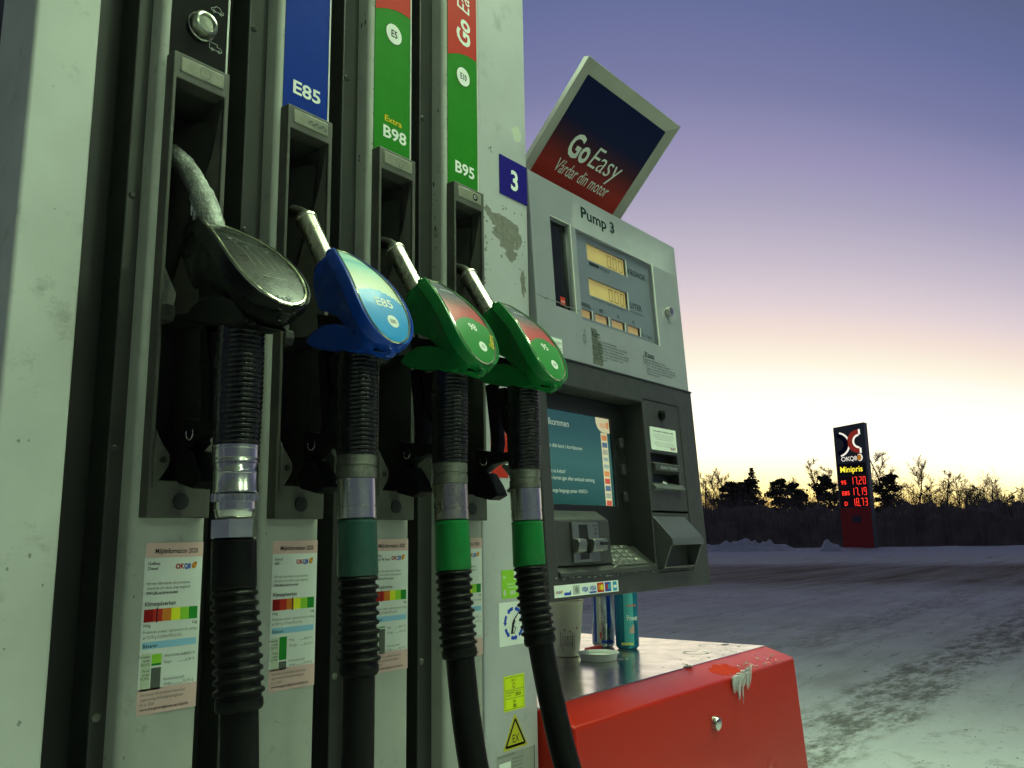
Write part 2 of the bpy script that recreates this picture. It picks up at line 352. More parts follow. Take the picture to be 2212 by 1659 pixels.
tag(obj('snow_berm', mb, SNOWM, smooth=60), 'low pale snow berm along the far edge of the forecourt', 'snow berm')

# ------------------------------------------------------------------ pump island
mb = MB(); mb.box(-.9, 2.35, .42, 1.75, -.05, .14)
obj('pump_island', mb, mat('concrete', (.30, .30, .28), .8, var=.3, vscale=6, bump=.5, bscale=60), bevel=.02, kind='structure')

# ------------------------------------------------------------------ fuel dispenser
FY = .80; PIT = .14663; CX0 = [.4141+PIT*i for i in range(4)]; CW = .0785; ZT = 2.35
disp = thing('fuel_dispenser', 'tall grey fuel dispenser with four narrow columns of nozzle holders and number 3 plate', 'fuel dispenser', (.67, 1.0, .14))
U, V, NN = (1, 0, 0), (0, 0, 1), (0, -1, 0)
mb = MB(); mb.box(.2895, 1.056, .885, 1.36, .14, ZT); obj('body_core', mb, RECESS, disp)
def arc(cx, cy, r, a0, a1, n=6): return [(cx+r*math.cos(R_(a0+(a1-a0)*k/n)), cy+r*math.sin(R_(a0+(a1-a0)*k/n))) for k in range(n+1)]
mb = MB(); mb.prism(arc(.293, .804, .004, 180, 270)+arc(.345, .804, .004, 270, 360)+[(.349, .884), (.289, .884)], .14, ZT, 'z')
obj('corner_post', mb, PAINT, disp, label='wide pale end post of the dispenser')
pr = Print((0, FY, H), U, V, NN)        # scuffs on the post
random.seed(3)
for i in range(12):
    a = random.uniform(.296, .343); b = random.uniform(-.35, .75)*random.random(); r = random.uniform(.0006, .0016)
    pr.poly([(a+r*random.uniform(.5, 1.6)*math.cos(t), b+r*random.uniform(.6, 2.4)*math.sin(t)) for t in [k*math.pi/3.5 for k in range(7)]], I_MID)
pr.build(disp, 'scuff_marks')['kind'] = 'stuff'
# dark recesses between the columns, each with its flange
edges = [.349]+[x+CW for x in CX0[:3]]
for i in range(4):
    x0, x1 = edges[i], CX0[i]; sm = x1-(.0155 if i == 0 else .026)
    mb = MB(); mb.box(x0-.004, sm+.002, .862, .884, .15, ZT-.01); obj('recess_panel', mb, RECESS, disp)
    mb = MB(); mb.box(sm, x1+.004, .824, .8835, .145, ZT-.005); fl = obj('recess_flange', mb, FLANGE, disp, bevel=.0015)
    for zz in (-.158, .094, .36, .62):
        mb = MB(); mb.lathe((sm+.0065, .8243, H+zz), [(0, .0042), (.0012, .0042), (.0024, .0025)], (0, -1, 0), 12); obj('rivet', mb, WORN if zz < 0 else FLANGE, fl)
# columns
def col_poly(x0, x1, rl=.007, rr=.003): return arc(x0+rl, FY+rl, rl, 180, 270)+arc(x1-rr, FY+rr, rr, 270, 360)+[(x1, .8838), (x0, .8838)]
LABELS = []
for i, x in enumerate(CX0):
    mb = MB(); mb.prism(col_poly(x, x+CW), H+.515, ZT-.002, 'z'); mb.prism(col_poly(x, x+CW), .142, H+.031, 'z')
    mb.prism(col_poly(x, x+.0075, .007, .0005), H+.031, H+.515, 'z'); mb.prism(col_poly(x+.0735, x+CW, .0005, .003), H+.031, H+.515, 'z')
    cl = obj('column', mb, COLUMN, disp)
    mb = MB(); mb.box(x+.0757, x+.0779, FY-.0016, FY+.002, H+.5186, ZT-.003); obj('trim_strip', mb, TRIM, cl)
    pr = Print((x, FY-.0012, H), U, V, NN)
    mb = MB(); mb.box(x+.0085, x+.0752, FY-.0012, FY+.002, H+.5195, ZT-.004)
    pm = (mat('gloss_black_panel', (.004, .004, .005), .3, spec=.12), I_B, I_G, I_G)[i]
    pn = obj('fuel_panel', mb, pm, cl, label=('glossy black panel with a round knob', 'blue panel printed E85', 'green and red panel printed B98', 'green and red panel printed B95')[i])
    if i == 0:
        for sgn, zc in ((1, .599), (-1, .5515)):
            a, b = .0545, zc-.004
            if sgn > 0: pts = [(0,.002),(0,.0045),(.003,.0052),(.0055,.0085),(.0105,.0085),(.0128,.0052),(.0155,.0045),(.0155,.002),(0,.002)]
            else: pts = [(0,.0025),(0,.0095),(.0095,.0095),(.0095,.0065),(.0135,.0065),(.0155,.0045),(.0155,.002),(0,.002),(0,.0025)]
            pr.line([(a+p, b+q) for p, q in pts], .00055, I_SIL)
            for wx in (.0035, .0122): pr.ring(a+wx, b+.0016, .0011, .0017, I_SIL, 1, n=12)
        pr.build(pn, label='outline pictures of a car and a lorry')
        mb = MB(); mb.lathe((x+.043, FY-.001, H+.569), [(0, .0165), (.002, .0165), (.003, .0155), (.010, .0148), (.0135, .0125), (.0142, .0105), (.0135, .0095), (.0105, .0088), (.0102, .001)], (0, -1, 0), 40)
        obj('selector_knob', mb, mat('knob_metal', (.42, .43, .36), .28, .9, var=.2, vscale=80), cl, label='round ringed selector knob on the black panel')
    elif i == 1:
        pr.text(.0205, .5445, .0245, 'E85', I_W, bold=.022, w=.0435); pr.rect(.036, .5338, .0375, .5345, I_GREY); pr.build(pn)
    else:
        top = 1.195
        cur = [(.0085+.0667*t, .7292+.0172*math.sin(t*math.pi*.62)) for t in [k/16 for k in range(17)]]
        pr.poly(cur+[(.0752, top), (.0085, top)], I_R)
        pr.disc(.043, .7055, .0158, I_K, 2); pr.disc(.043, .7055, .0150, I_W, 3)
        if i == 2:
            pr.text(.043, .7005, .0150, 'E5', I_K, 4, bold=.022, align='c', sx=.85)
            pr.text(.043, .5685, .0125, 'Extra', I_Y, 2, bold=.012, align='c', w=.033); pr.text(.0235, .5447, .0245, 'B98', I_W, 2, bold=.022, w=.045)
        else:
            pr.text(.043, .7008, .0138, 'E10', I_K, 4, bold=.022, align='c', sx=.72); pr.text(.0225, .5437, .0255, 'B95', I_W, 2, bold=.022, w=.045)
            pr.text(.0585, .757, .042, 'Go', I_W, 2, bold=.03, shear=.2, rot=90, sx=.85); pr.text(.0585, .815, .042, 'Easy', I_W, 2, shear=.2, rot=90, sx=.75)
        random.seed(i)
        for k in range(24):
            a = random.uniform(.01, .073); b = random.uniform(.53, .9); r = random.uniform(.0003, .0009)
            pr.poly([(a+r*random.uniform(.6, 1.8)*math.cos(t), b+r*random.uniform(.6, 1.6)*math.sin(t)) for t in [q*math.pi/3 for q in range(6)]], I_DG if b < .72 else I_DR, 2)
        pr.build(pn)
    random.seed(50+i); pr = Print((x, FY, H), U, V, NN); n_c = (10, 14, 40, 46)[i]
    for k in range(n_c):
        a = random.choice((.0078, .0072, .0076))+random.uniform(-.001, .0006); b = random.uniform(-.3, .9); r = random.uniform(.0003, .0008)
        pr.poly([(a+r*random.uniform(.5, 1.3)*math.cos(t), b+r*random.uniform(.8, 4)*math.sin(t)) for t in [q*math.pi/3.5 for q in range(7)]], I_GREY, 1)
    pr.build(cl, 'edge_chips')['kind'] = 'stuff'
    if i >= 2:
        pr = Print((x, FY, H), (0, 1, 0), V, (-1, 0, 0))
        for k in range(14 if i == 3 else 6):
            a = random.uniform(.009, .021); b = random.choice((random.uniform(.35, .75), random.gauss(.47, .03))); r = random.uniform(.0006, .0022)
            pr.poly([(a+r*random.uniform(.3, 1.0)*math.cos(t), b+r*random.uniform(.6, 3)*math.sin(t)) for t in [q*math.pi/3.5 for q in range(7)]], I_K, 1)
        pr.build(cl, 'side_smudges')['kind'] = 'stuff'
    # nozzle holder: frame with an opening, badge, lip, lobes and lower plate
    hx0, hx1, hy = x+.0068, x+.0738, .785
    mb = MB(); mb.holes(hx0, hx1, H+.026, H+.5188, [(hx0+.0042, hx1-.0055, H+.062, H+.489)], hy, .806)
    mb.holes(hx0, hx1, H+.0268, H+.5180, [(hx0+.0022, hx1-.003, H+.030, H+.5155)], .8061, .872)
    hd = obj('nozzle_holder', mb, BOOT, disp, bevel=.0022, seg=2)
    mb = MB(); mb.box(hx0+.0018, hx1-.0025, .868, .8739, H+.031, H+.514)       # inner back wall and the slanted cheek that shows inside
    mb.prism([(hx1-.003, .808), (hx1-.003, .866), (hx1-.026, .866)], H+.232, H+.47, 'z')
    mb.box(hx0+.0024, hx1-.0032, .8064, .8678, H+.4885, H+.5148)
    obj('holder_cavity', mb, CAVITY, hd)
    mb = MB(); mb.add([(hx1-.006, .7885, H+.487), (hx1-.0062, .7885, H+.244), (hx1-.030, .846, H+.244), (hx1-.0075, .8, H+.43)], [(0, 1, 2, 3)])
    mb.add([(hx1-.0045, .789, H+.487), (hx1-.0047, .789, H+.244), (hx1-.0285, .8465, H+.244), (hx1-.006, .8005, H+.43)], [(0, 3, 2, 1)])
    obj('guide_cheek', mb, BOOT, hd)
    mb = MB(); mb.box(hx0+.0075, hx1-.0075, hy-.0012, hy+.003, H+.4968, H+.5148); bd = obj('badge', mb, BADGE, hd, bevel=.0016)
    pr = Print((hx0, hy-.0014, H), U, V, NN)
    if i in (0, 2): pr.ring(.036, .506, .0062, .0068, I_GREY, 1)
    if i == 2: pr.line([(.034, .498), (.0355, .51)], .0005, I_GREY)
    if i == 1:
        for k in range(9): pr.disc(.030+.003*k, .505+.002*math.sin(k*2.1), .0026, I_TXT, 1+.1*k, 7, .0016)
    if i == 3: pr.disc(.045, .506, .0055, I_K, 1); pr.disc(.0445, .5065, .003, I_SIL, 2); pr.disc(.0445, .5065, .0015, I_K, 3)
    if i != 1 or True: pr.build(bd, 'mark')
    mb = MB(); mb.prism([(hy-.004, H+.239), (hy-.006, H+.229), (hy-.002, H+.222), (.80, H+.222), (.80, H+.240)], hx0+.003, hx0+.015, 'x'); obj('lip', mb, CAVITY, hd, bevel=.0015)
    for sx_, xa in ((1, hx0+.0035), (-1, hx1-.0035)):
        mb = MB(); mb.prism([(xa, H+.112), (xa+sx_*.004, H+.104), (xa+sx_*.0155, H+.088), (xa+sx_*.0165, H+.082), (xa+sx_*.0155, H+.076), (xa+sx_*.004, H+.059), (xa, H+.053)], hy-.003, hy+.006, 'y')
        lb = obj('side_lobe', mb, BOOT, hd, bevel=.0018)
        mb = MB(); mb.lathe((xa+sx_*.0085, hy-.0029, H+.082), [(0, .0035), (.0006, .0034)], (0, -1, 0), 14); obj('screw_hole', mb, RECESS, lb)
    mb = MB(); mb.lathe((x+.0415, hy-.0005, H+.0422), [(0, .0085), (.0009, .0083)], (0, -1, 0), 20); obj('plug', mb, RECESS, hd)
    fq = [(hx0+.0046, .800, H+.296), (hx0+.0340, .815, H+.262), (hx0+.0300, .815, H+.232), (hx0+.0080, .800, H+.250)]
    mb = MB(); mb.add([(a_, b_, c_) for a_, b_, c_ in fq]+[(a_, b_+.003, c_) for a_, b_, c_ in fq], [(0, 1, 2, 3), (4, 7, 6, 5), (0, 4, 5, 1), (1, 5, 6, 2), (2, 6, 7, 3), (3, 7, 4, 0)])
    obj('switch_flap', mb, mat('flap_grey', (.24, .25, .22), .7, var=.4, vscale=120, bump=.6), hd)
    # environmental information sticker
    mb = MB(); sx0, sx1, sz0, sz1 = x+.016, x+.0775, -.1585, .0020
    mb.add([(sx0, FY-.0006, H+sz0), (sx1, FY-.0006, H+sz0), (sx1, FY-.0006, H+sz1), (sx0, FY-.0006, H+sz1), (sx0, FY+.001, H+sz0), (sx1, FY+.001, H+sz0), (sx1, FY+.001, H+sz1), (sx0, FY+.001, H+sz1)], [(0,1,2,3),(4,7,6,5),(0,4,5,1),(1,5,6,2),(2,6,7,3),(3,7,4,0)])
    st = obj('information_sticker', mb, ink('sticker_white', (.70, .72, .70), .3, var=.05), cl, smooth=0, label='white and pink environmental information sticker')
    W, Hh = .0615, .1605; pr = Print((sx0, FY-.0006, H+sz1), U, V, NN)
    pr.rect(0, -.0145, W, 0, I_PINK); pr.rect(0, -Hh, W, -Hh+.0235, I_PINK)
    pr.text(W*.53, -.0105, .0068, 'Miljöinformation 2020', I_K, bold=.012, align='c', w=.046)
    nm = (('GoEasy', 'Diesel'), ('Etanol', 'E85'), ('GoEasy', 'Bensin 98 Extra'), ('GoEasy', 'Bensin 95'))[i]
    pr.text(.003, -.0215, .0042, nm[0], I_K, bold=.008); pr.text(.003, -.0262, .0042, nm[1], I_K, bold=.008)
    brand(pr, .032, -.0258, .0068)
    for k, s_ in enumerate(('För mer information om produkten,', 'råvarorna och deras ursprungsland:')): pr.text(.003, -.0405-.0045*k, .0040, s_, I_TXT, w=.046)
    pr.text(.003, -.0497, .0040, 'OKQ8.se/drivmedel', I_K, bold=.008)
    pr.text(.002, -.0605, .0060, 'Klimatpåverkan', I_K, bold=.006, w=.032)
    for k, c_ in enumerate((I_DR, I_R, I_OR, I_LY, I_LG, I_DG)): pr.rect(.002+.0094*k, -.0755, .002+.0094*(k+1), -.0635, c_)
    mk = (.0145, .0275, .0145, .0165)[i]; pr.rect(mk, -.0765, mk+.0012, -.0622, I_K, 3)
    pr.text(.002, -.0800, .0042, 'Hög', I_K, bold=.006); pr.text(.0585, -.0800, .0042, 'Låg', I_K, bold=.006, align='r')
    pr.text(.002, -.0862, .0040, 'Produkten orsakar i genomsnitt ett utsläpp', I_TXT, w=.057); pr.text(.002, -.0910, .0040, ('av 72,70 g CO2ekv/MJ (LCA)', 'av 38,97 g CO2ekv/MJ (LCA)', 'av 87,0 g CO2ekv/MJ (LCA)', 'av 84,6 g CO2ekv/MJ (LCA)')[i], I_TXT, w=.040)
    pr.rect(.002, -.1005, .0585, -.0940, I_SKY); pr.text(.0025, -.0993, .0046, 'Råvaror', I_K, bold=.01)
    rows = ((.009, -.1165, -.1075, I_LG), (.118, 0, 0, None))
    pr.rect(.002, -.139, .0115, -.1045, I_PALE)
    for k, s_ in enumerate(('Förnybar', 'andel', '26,21%')): pr.text(.0105, -.1085-.0036*k, .0032, s_, I_K, 3, align='r')
    for k, s_ in enumerate(('Fossil', 'andel', '73,79%')): pr.text(.0105, -.1215-.0036*k, .0032, s_, I_K, 3, align='r')
    if i == 0: pr.rect(.0125, -.1145, .0225, -.1060, I_LG); pr.rect(.0125, -.1165, .0225, -.1145, I_DG); pr.rect(.0125, -.139, .0225, -.1185, I_GREY)
    elif i == 1: pr.rect(.0125, -.1285, .0225, -.1040, I_DG); pr.rect(.0125, -.139, .0225, -.130, I_GREY)
    else: pr.rect(.0125, -.1075, .0225, -.1060, I_DG); pr.rect(.0125, -.139, .0225, -.109, I_GREY)
    for k, (s_, v_) in enumerate((('Animaliska fetter', '19,60 %'), ('Raps', '6,58 %')) if i == 0 else (('Majs', '69,61 %'), ('Övriga', '10,10 %'))):
        pr.text(.0255, -.1095-.006*k, .0038, s_, I_TXT); pr.text(.0575, -.1095-.006*k, .0038, v_, I_TXT, align='r')
        pr.rect(.040, -.1095-.006*k, .048, -.1092-.006*k, I_TXT)
    pr.text(.0255, -.1315, .0038, 'Konventionell', I_TXT); pr.text(.0255, -.1360, .0038, 'råolja', I_TXT); pr.text(.0575, -.1360, .0038, '73,79 %', I_TXT, align='r'); pr.rect(.034, -.136, .046, -.1357, I_TXT)
    for k, s_ in enumerate(('Information för produkten baserad på', 'rapportering till Energimyndigheten', 'för år 2020')): pr.text(.003, -.1435-.0045*k, .0040, s_, I_TXT, w=(.046, .044, .014)[k])
    pr.text(.003, -.1570, .0040, 'www.energimyndigheten.se/miljoinfo', I_K, bold=.006, w=.050)
    pr.build(st)
# end panel with its plates and stickers
mb = MB(); mb.prism(arc(.9375, .803, .003, 180, 270)+arc(1.054, .804, .004, 270, 360)+[(1.058, 1.36), (.9345, 1.36)], .141, ZT-.001, 'z')
ep = obj('end_panel', mb, mat('end_panel_sky_tint', (.45, .45, .47), .40, var=.12, vscale=8, dirt=.45, dscale=14, dirtcol=(.16, .155, .14), rvar=.08), disp, label='pale grey end panel carrying the number plate and stickers')  # separate bluish copy of the grey paint, tinted for skylight
def sticker(name, x0, x1, z0, z1, mt, label=None, th=.0006, parent=ep):
    mb = MB(); mb.box(x0, x1, FY-th, FY+.0005, H+z0, H+z1); s = obj(name, mb, mt, parent, smooth=0, label=label)
    return s, Print((x0, FY-th, H+z0), U, V, NN)
s, pr = sticker('number_plate', .984, 1.0545, .5435, .6100, I_NAVY, 'dark blue plate with white number 3', .002)
pr.text(.0355, .0155, .047, '3', I_W, bold=.025, align='c', sx=.95).build(s)
s, pr = sticker('advert_sticker', .9545, .9945, .0900, .2000, I_R, 'red sticker half hidden behind the hoses')
pr.rect(0, .072, .040, .11, I_NAVY)
for k, s_ in enumerate(('Nu ännu', 'bättre', 'GoEasy och', 'Okq Appway Fri')): pr.text(.003, .094-.0095*k, .0085, s_, I_W, w=.036 if k > 1 else .03)
pr.poly([(.029, .014), (.04, .016), (.04, .036), (.029, .034)], I_K, 1); pr.rect(.031, .02, .04, .027, I_W, 2); pr.build(s)
s, pr = sticker('green_sticker', .9757, 1.0167, -.0858, -.0453, I_LG, 'small lime green sticker on the end panel')
pr.rect(.028, .026, .041, .0385, I_W); pr.text(.032, .028, .008, '5', I_K, 3); pr.text(.003, .028, .006, '8+', I_W); pr.text(.013, .019, .004, 'Kontrollerad', I_W, w=.02); pr.text(.013, .0145, .004, 'pumpmunstycke', I_W, w=.024); pr.rect(.019, .005, .030, .0105, I_PALE); pr.disc(.006, .008, .003, I_PALE, ry=.005); pr.build(s)
s, pr = sticker('recycling_sticker', .9684, 1.0366, -.1530, -.0914, I_W, 'white sticker with blue arrows around a black nozzle')
c_ = (.034, .031)
for k in range(7):
    t = 90+k*360/7; pr.ring(*c_, .0185, .0235, I_BR, 1, t+6, t+36, 6)
    h0 = [(c_[0]+r*math.cos(R_(a)), c_[1]+r*math.sin(R_(a))) for r, a in ((.0165, t+34), (.0255, t+34), (.021, t+47))]; pr.poly(h0, I_BR, 1.2)
pr.line([(.044, .045), (.040, .041), (.034, .036)], .0022, I_K, 2); pr.poly([(.033, .037), (.037, .0345), (.033, .027), (.031, .0165), (.0255, .016), (.028, .026), (.029, .031)], I_K, 2.2); pr.line([(.032, .027), (.037, .024), (.034, .017), (.030, .0165)], .0014, I_K, 2.4)
pr.ring(.042, .0285, .0046, .0051, I_SIL, 2); pr.build(s)
s, pr = sticker('inspection_sticker', .9768, 1.0250, -.2430, -.1948, I_FLUO, 'fluorescent yellow inspection sticker')
for b in (.0018, .0455, .0165, .0285): pr.rect(.0018, b, .0464, b+.0006, I_GREY)
pr.rect(.0018, .0018, .0024, .0461, I_GREY); pr.rect(.0458, .0018, .0464, .0461, I_GREY)
pr.text(.017, .0395, .005, 'W V', I_K); pr.ring(.0225, .0345, .0026, .0033, I_K); pr.text(.0215, .0300, .004, 'M', I_K)
pr.text(.004, .0235, .003, 'Verifierad enligt', I_GREY, w=.02); pr.text(.004, .0205, .003, 'Swedac', I_GREY, w=.013); pr.text(.0265, .0195, .0062, '2023', I_K, bold=.012); pr.text(.004, .0255, .003, 'Revisionsmärke', I_GREY, w=.038)
pr.text(.0200, .0040, .0062, '081', I_K, bold=.01, rot=0); pr.text(.0200, .0100, .0062, '19', I_K, bold=.01); pr.build(s)
mb = MB(); mb.prism([(.9735, H-.2952), (1.0295, H-.2952), (1.0030, H-.2495), (1.0000, H-.2495)], FY-.0006, FY+.0005, 'y'); s = obj('warning_sticker', mb, I_MUST, ep, smooth=0, label='yellow triangle warning sticker reading EX')
pr = Print((.9735, FY-.0006, H-.2952), U, V, NN); pr.line([(.006, .0042), (.050, .0042), (.028, .0400), (.006, .0042), (.050, .0042)], .0034, I_K); pr.text(.028, .0085, .0155, 'EX', I_K, align='c', sx=.85); pr.build(s)
s, pr = sticker('type_plate', .9600, 1.0460, -.3700, -.2990, mat('type_plate_grey', (.30, .31, .29), .4), 'grey printed type plate at the foot of the end panel')
pr.rect(.0845, 0, .086, .071, I_K); pr.rect(0, .067, .04, .0705, I_MID); pr.rect(.0555, 0, .0562, .0705, I_MID); pr.rect(.004, .035, .030, .060, I_W); pr.text(.007, .045, .006, 'CE 12', I_MID, 3)
for k in range(6): pr.text(.033, .061-.005*k, .0038, ('Bränslepump typ', 'Serienummer', 'Qmax 40 L/min', 'Qmin 4 L/min', 'Pmax 3,5 bar', 'T -40/+55')[k], I_GREY)
pr.build(s)
# peeled paint and tape remains on the end panel
random.seed(11)
def blot(pr, a, b, rx, ry, mt, lay=1, n=26, rough=.45):
    sd = random.random()*50
    pr.poly([(a+rx*math.cos(t)*(1+rough*noise.noise(Vector((math.cos(t)*1.6+sd, math.sin(t)*1.6, sd)))*1.6+rough*.5*noise.noise(Vector((math.cos(t)*5+sd, math.sin(t)*5, 1)))),
              b+ry*math.sin(t)*(1+rough*noise.noise(Vector((math.cos(t)*1.6, math.sin(t)*1.6+sd, sd)))*1.6+rough*.6*noise.noise(Vector((math.cos(t)*6, math.sin(t)*6+sd, 2))))) for t in [2*math.pi*k/n for k in range(n)]], mt, lay)
BARE = mat('bare_primer', (.20, .195, .17), .6, var=.35, vscale=120)
pr = Print((0, FY, H), U, V, NN)
for a, b, rx, ry in ((.985, .497, .034, .012), (.992, .478, .030, .013), (1.003, .462, .022, .011), (1.018, .482, .018, .02), (1.012, .447, .012, .01), (.955, .505, .010, .006), (1.042, .405, .007, .022)): blot(pr, a, b, rx, ry, BARE, 1+.1*random.random(), 44)
for k in range(46): blot(pr, random.choice([random.gauss(.947, .006), random.uniform(.945, 1.05)]), random.uniform(.38, .53), random.uniform(.0007, .003), random.uniform(.0007, .003), BARE, 1.3, 9)
pr.build(ep, 'peeled_paint')['kind'] = 'stuff'
pr = Print((0, FY, H), U, V, NN); pr.poly([(1.017, .668), (1.035, .678), (1.045, .664), (1.040, .651), (1.026, .648)], ink('old_tape', (.55, .58, .48))); pr.build(ep, 'tape_remnant')
pr = Print((0, FY, H), U, V, NN); pr.line([(.957, .609), (.965, .616), (.962, .608), (.968, .606)], .0012, I_GREY); pr.build(ep, 'pen_mark')

# ------------------------------------------------------------------ nozzles with their hoses
def gradient(name, stops, axis=2, lo=0., hi=1., rough=.42, coat=.08):
    """printed colour gradient along an object axis"""
    mt = bpy.data.materials.new(name); mt.use_nodes = True; n = mt.node_tree.nodes; l = mt.node_tree.links; b = n['Principled BSDF']
    t = n.new('ShaderNodeTexCoord'); s = n.new('ShaderNodeSeparateXYZ'); r = n.new('ShaderNodeMapRange'); c = n.new('ShaderNodeValToRGB')
    l.new(t.outputs['Object'], s.inputs[0]); l.new(s.outputs[axis], r.inputs[0]); r.inputs[1].default_value = lo; r.inputs[2].default_value = hi
    l.new(r.outputs[0], c.inputs[0]); e = c.color_ramp.elements
    while len(e) < len(stops): e.new(.5)
    for q, (p, k) in zip(e, stops): q.position = p; q.color = (*k, 1)
    l.new(c.outputs[0], b.inputs['Base Color']); b.inputs['Roughness'].default_value = rough; b.inputs['Coat Weight'].default_value = coat; b.inputs['Coat Roughness'].default_value = .15; b.inputs['Specular IOR Level'].default_value = .2
    return mt
def set_axes(t, b, wm):
    """face of a nozzle guard: top and lower end of its middle line (depth, height) and its greatest half width"""
    global TT, UU, NV, LEN, WMAX
    TT = Vector((0, t[0], H+t[1])); d = Vector((0, b[0]-t[0], b[1]-t[1])); LEN = d.length; UU = d.normalized(); NV = Vector((0, UU.z, -UU.y)); WMAX = wm
WP = [(0, .30), (.12, .55), (.28, .77), (.45, .92), (.60, .99), (.70, 1.0), (.80, .94), (.88, .81), (.94, .64), (.98, .42), (1, .20)]
def wid(s):
    t = min(1, max(0, s/LEN))
    for (a, p), (b, q) in zip(WP, WP[1:]):
        if a <= t <= b: return WMAX*(p+(q-p)*(t-a)/(b-a))
    return WMAX*.20
def bulge(s): return .0135*math.sin(math.pi*min(1, max(0, s/LEN)))**.9
def outline(g=0.0, n=30):
    ss = [LEN*(1-math.cos(math.pi*k/n))/2 for k in range(n+1)]
    rt = [(wid(s)+g*(.6+.4*min(1, s/.03)), s+g*(2*s/LEN-1)) for s in ss]
    return rt+[(-a, b) for a, b in reversed(rt)]
HB = [(-.04, -.038), (.0, -.043), (.13, -.050), (.288, -.0553), (.36, -.047), (.476, -.0365), (.68, -.030), (.92, -.028), (1.05, -.024)]
WB = [(-.04, .014), (.0, .016), (.29, .0190), (.65, .022), (.92, .022), (1.05, .012)]
def lerp_tab(T, s):
    if s <= T[0][0]: return T[0][1]
    for (a, p), (b, q) in zip(T, T[1:]):
        if a <= s <= b: return p+(q-p)*(s-a)/(b-a)
    return T[-1][1]
def NP(x, a, s, h): return Vector((x+a, 0, 0))+TT+UU*s+NV*h
def NB(x, a, s, h): return NP(x, a, s, h+bulge(s))
def label_fade(name, z0, z1, stops): return gradient(name, stops, 2, z0, z1)
def nozzle(i, body, label, kind, hose_pts, sleeve):
    x = CX0[i]+.0395
    if kind == 'D': set_axes((.7551, .326), (.6202, .2111), .0405)
    else: set_axes((.7225, .3255), (.6320, .2020), .0352)
    root = thing('fuel_nozzle', label, 'fuel nozzle', (x, .69, H-.35), 'nozzles hanging in the dispenser')
    oz = H-.35
    # scuff guard: one shell, a teardrop face that funnels down to the narrow valve body
    mb = MB(); rg = []; nS = 44
    for k in range(nS+1):
        s_ = -.005+(LEN+.010)*(1-math.cos(math.pi*k/nS))/2; w = wid(min(LEN, max(0, s_)))
        e = 1.0
        if s_ > LEN-.030: e = math.sqrt(max(0, 1-((s_-(LEN-.030))/.0352)**2))
        if s_ < 0: e = .55+.45*(s_+.005)/.005
        ro = w+.0036*min(1, e*1.5)
        hb = lerp_tab(HB, s_/LEN)*(.6+.4*e) if s_ > .05 else lerp_tab(HB, s_/LEN)
        wb = min(lerp_tab(WB, s_/LEN), ro*.95)*(e if s_ > .1 else 1)
        tp = .0008 if 0 < s_ < LEN else -.004; bu = bulge(s_)
        half = [(ro*.5, tp-.001), (ro-.0052 if ro > .008 else ro*.7, tp-.001), (ro-.0030 if ro > .006 else ro*.8, tp+.0016), (ro-.0008, tp+.0012), (ro, tp-.0015), (ro+.0004, -.012*max(.4, e)),
                (ro-.0042, -.0145*max(.4, e)), (ro*.45+wb*.55, -.0165*max(.4, e)*.45+(hb-bu)*.55), (wb, (hb-bu)*.88), (wb*.8, hb-bu)]
        rg.append([NB(x, a_, s_, h_) for a_, h_ in half]+[NB(x, -a_, s_, h_) for a_, h_ in reversed(half)])
    mb.rings(rg); gd = obj('scuff_guard', mb, body, root, smooth=50)
    lf = [(.7570, .2215), (.7460, .2310), (.7270, .2370), (.7080, .2350), (.6930, .2310), (.6790, .2270), (.6680, .2180), (.6580, .2100), (.6520, .2040), (.6540, .1985), (.6680, .1965), (.6900, .2005), (.7150, .2055), (.7420, .2125)]
    mb = MB(); mb.prism([(a, H+b) for a, b in lf], x-.0215, x+.0215, 'x'); obj('lower_cowl', mb, body, root, bevel=.007, seg=3, smooth=60)
    mb = MB(); mb.prism([(.742, H+.2525), (.70, H+.241), (.668, H+.217), (.64, H+.194), (.66, H+.1985), (.70, H+.228), (.738, H+.228)], x-.0165, x+.0165, 'x'); obj('inner_core', mb, BLACK, root)
    # small clip mark at the lower end of the guard
    mb = MB(); c = NP(x, 0, LEN+.003, -.012)
    for dx in (-.0035, .0025): mb.box(c.x+dx-.001, c.x+dx+.0012, c.y-.0012, c.y+.002, c.z-.002, c.z+.0018)
    mb.box(c.x-.0035, c.x+.0035, c.y-.0008, c.y+.002, c.z+.0008, c.z+.0022); obj('clip', mb, mat('clip_metal', (.6, .6, .52), .3, .8), gd)
    # label window, its print and its bright bead
    M_, K_ = 72, 26; mb = MB(); idx = {}
    def P(a, s): return NB(x, a, s, .0004+.0016*(1-(a/max(.003, wid(s)))**2)*min(1, s/.02, (LEN-s)/.01+.2))
    if kind == 'E85':
        fade = label_fade('label_sky_print', .608, .676, [(0, (.60, .64, .50)), (.36, (.58, .63, .50)), (.62, (.38, .62, .55)), (.72, (.20, .46, .50)), (.80, (.42, .62, .56)), (1, (.34, .56, .56))])
        low = ink('label_azure', (.03, .27, .62), .42, coat=.08, spec=.2, dirt=.5, dscale=60, dirtcol=(.14, .22, .26)); cut = .083
    elif kind == 'D':
        fade = mat('old_clear_label', (.02, .022, .018), .30, var=.6, vscale=30, dirt=.6, dscale=22, dirtcol=(.07, .078, .06), coat=.06, spec=.25, rvar=.1); low = fade; cut = .2
    else:
        fade = label_fade('label_fade_'+kind, .614, .676, [(0, (.46, .045, .05)), (.22, (.42, .05, .055)), (.42, (.17, .06, .08)), (.60, (.07, .07, .11)), (.80, (.06, .065, .10)), (1, (.20, .22, .20))])
        low = ink('label_green', (.035, .22, .05), .42, coat=.08, spec=.2, dirt=.25, dscale=60, dirtcol=(.12, .2, .1)); cut = .085
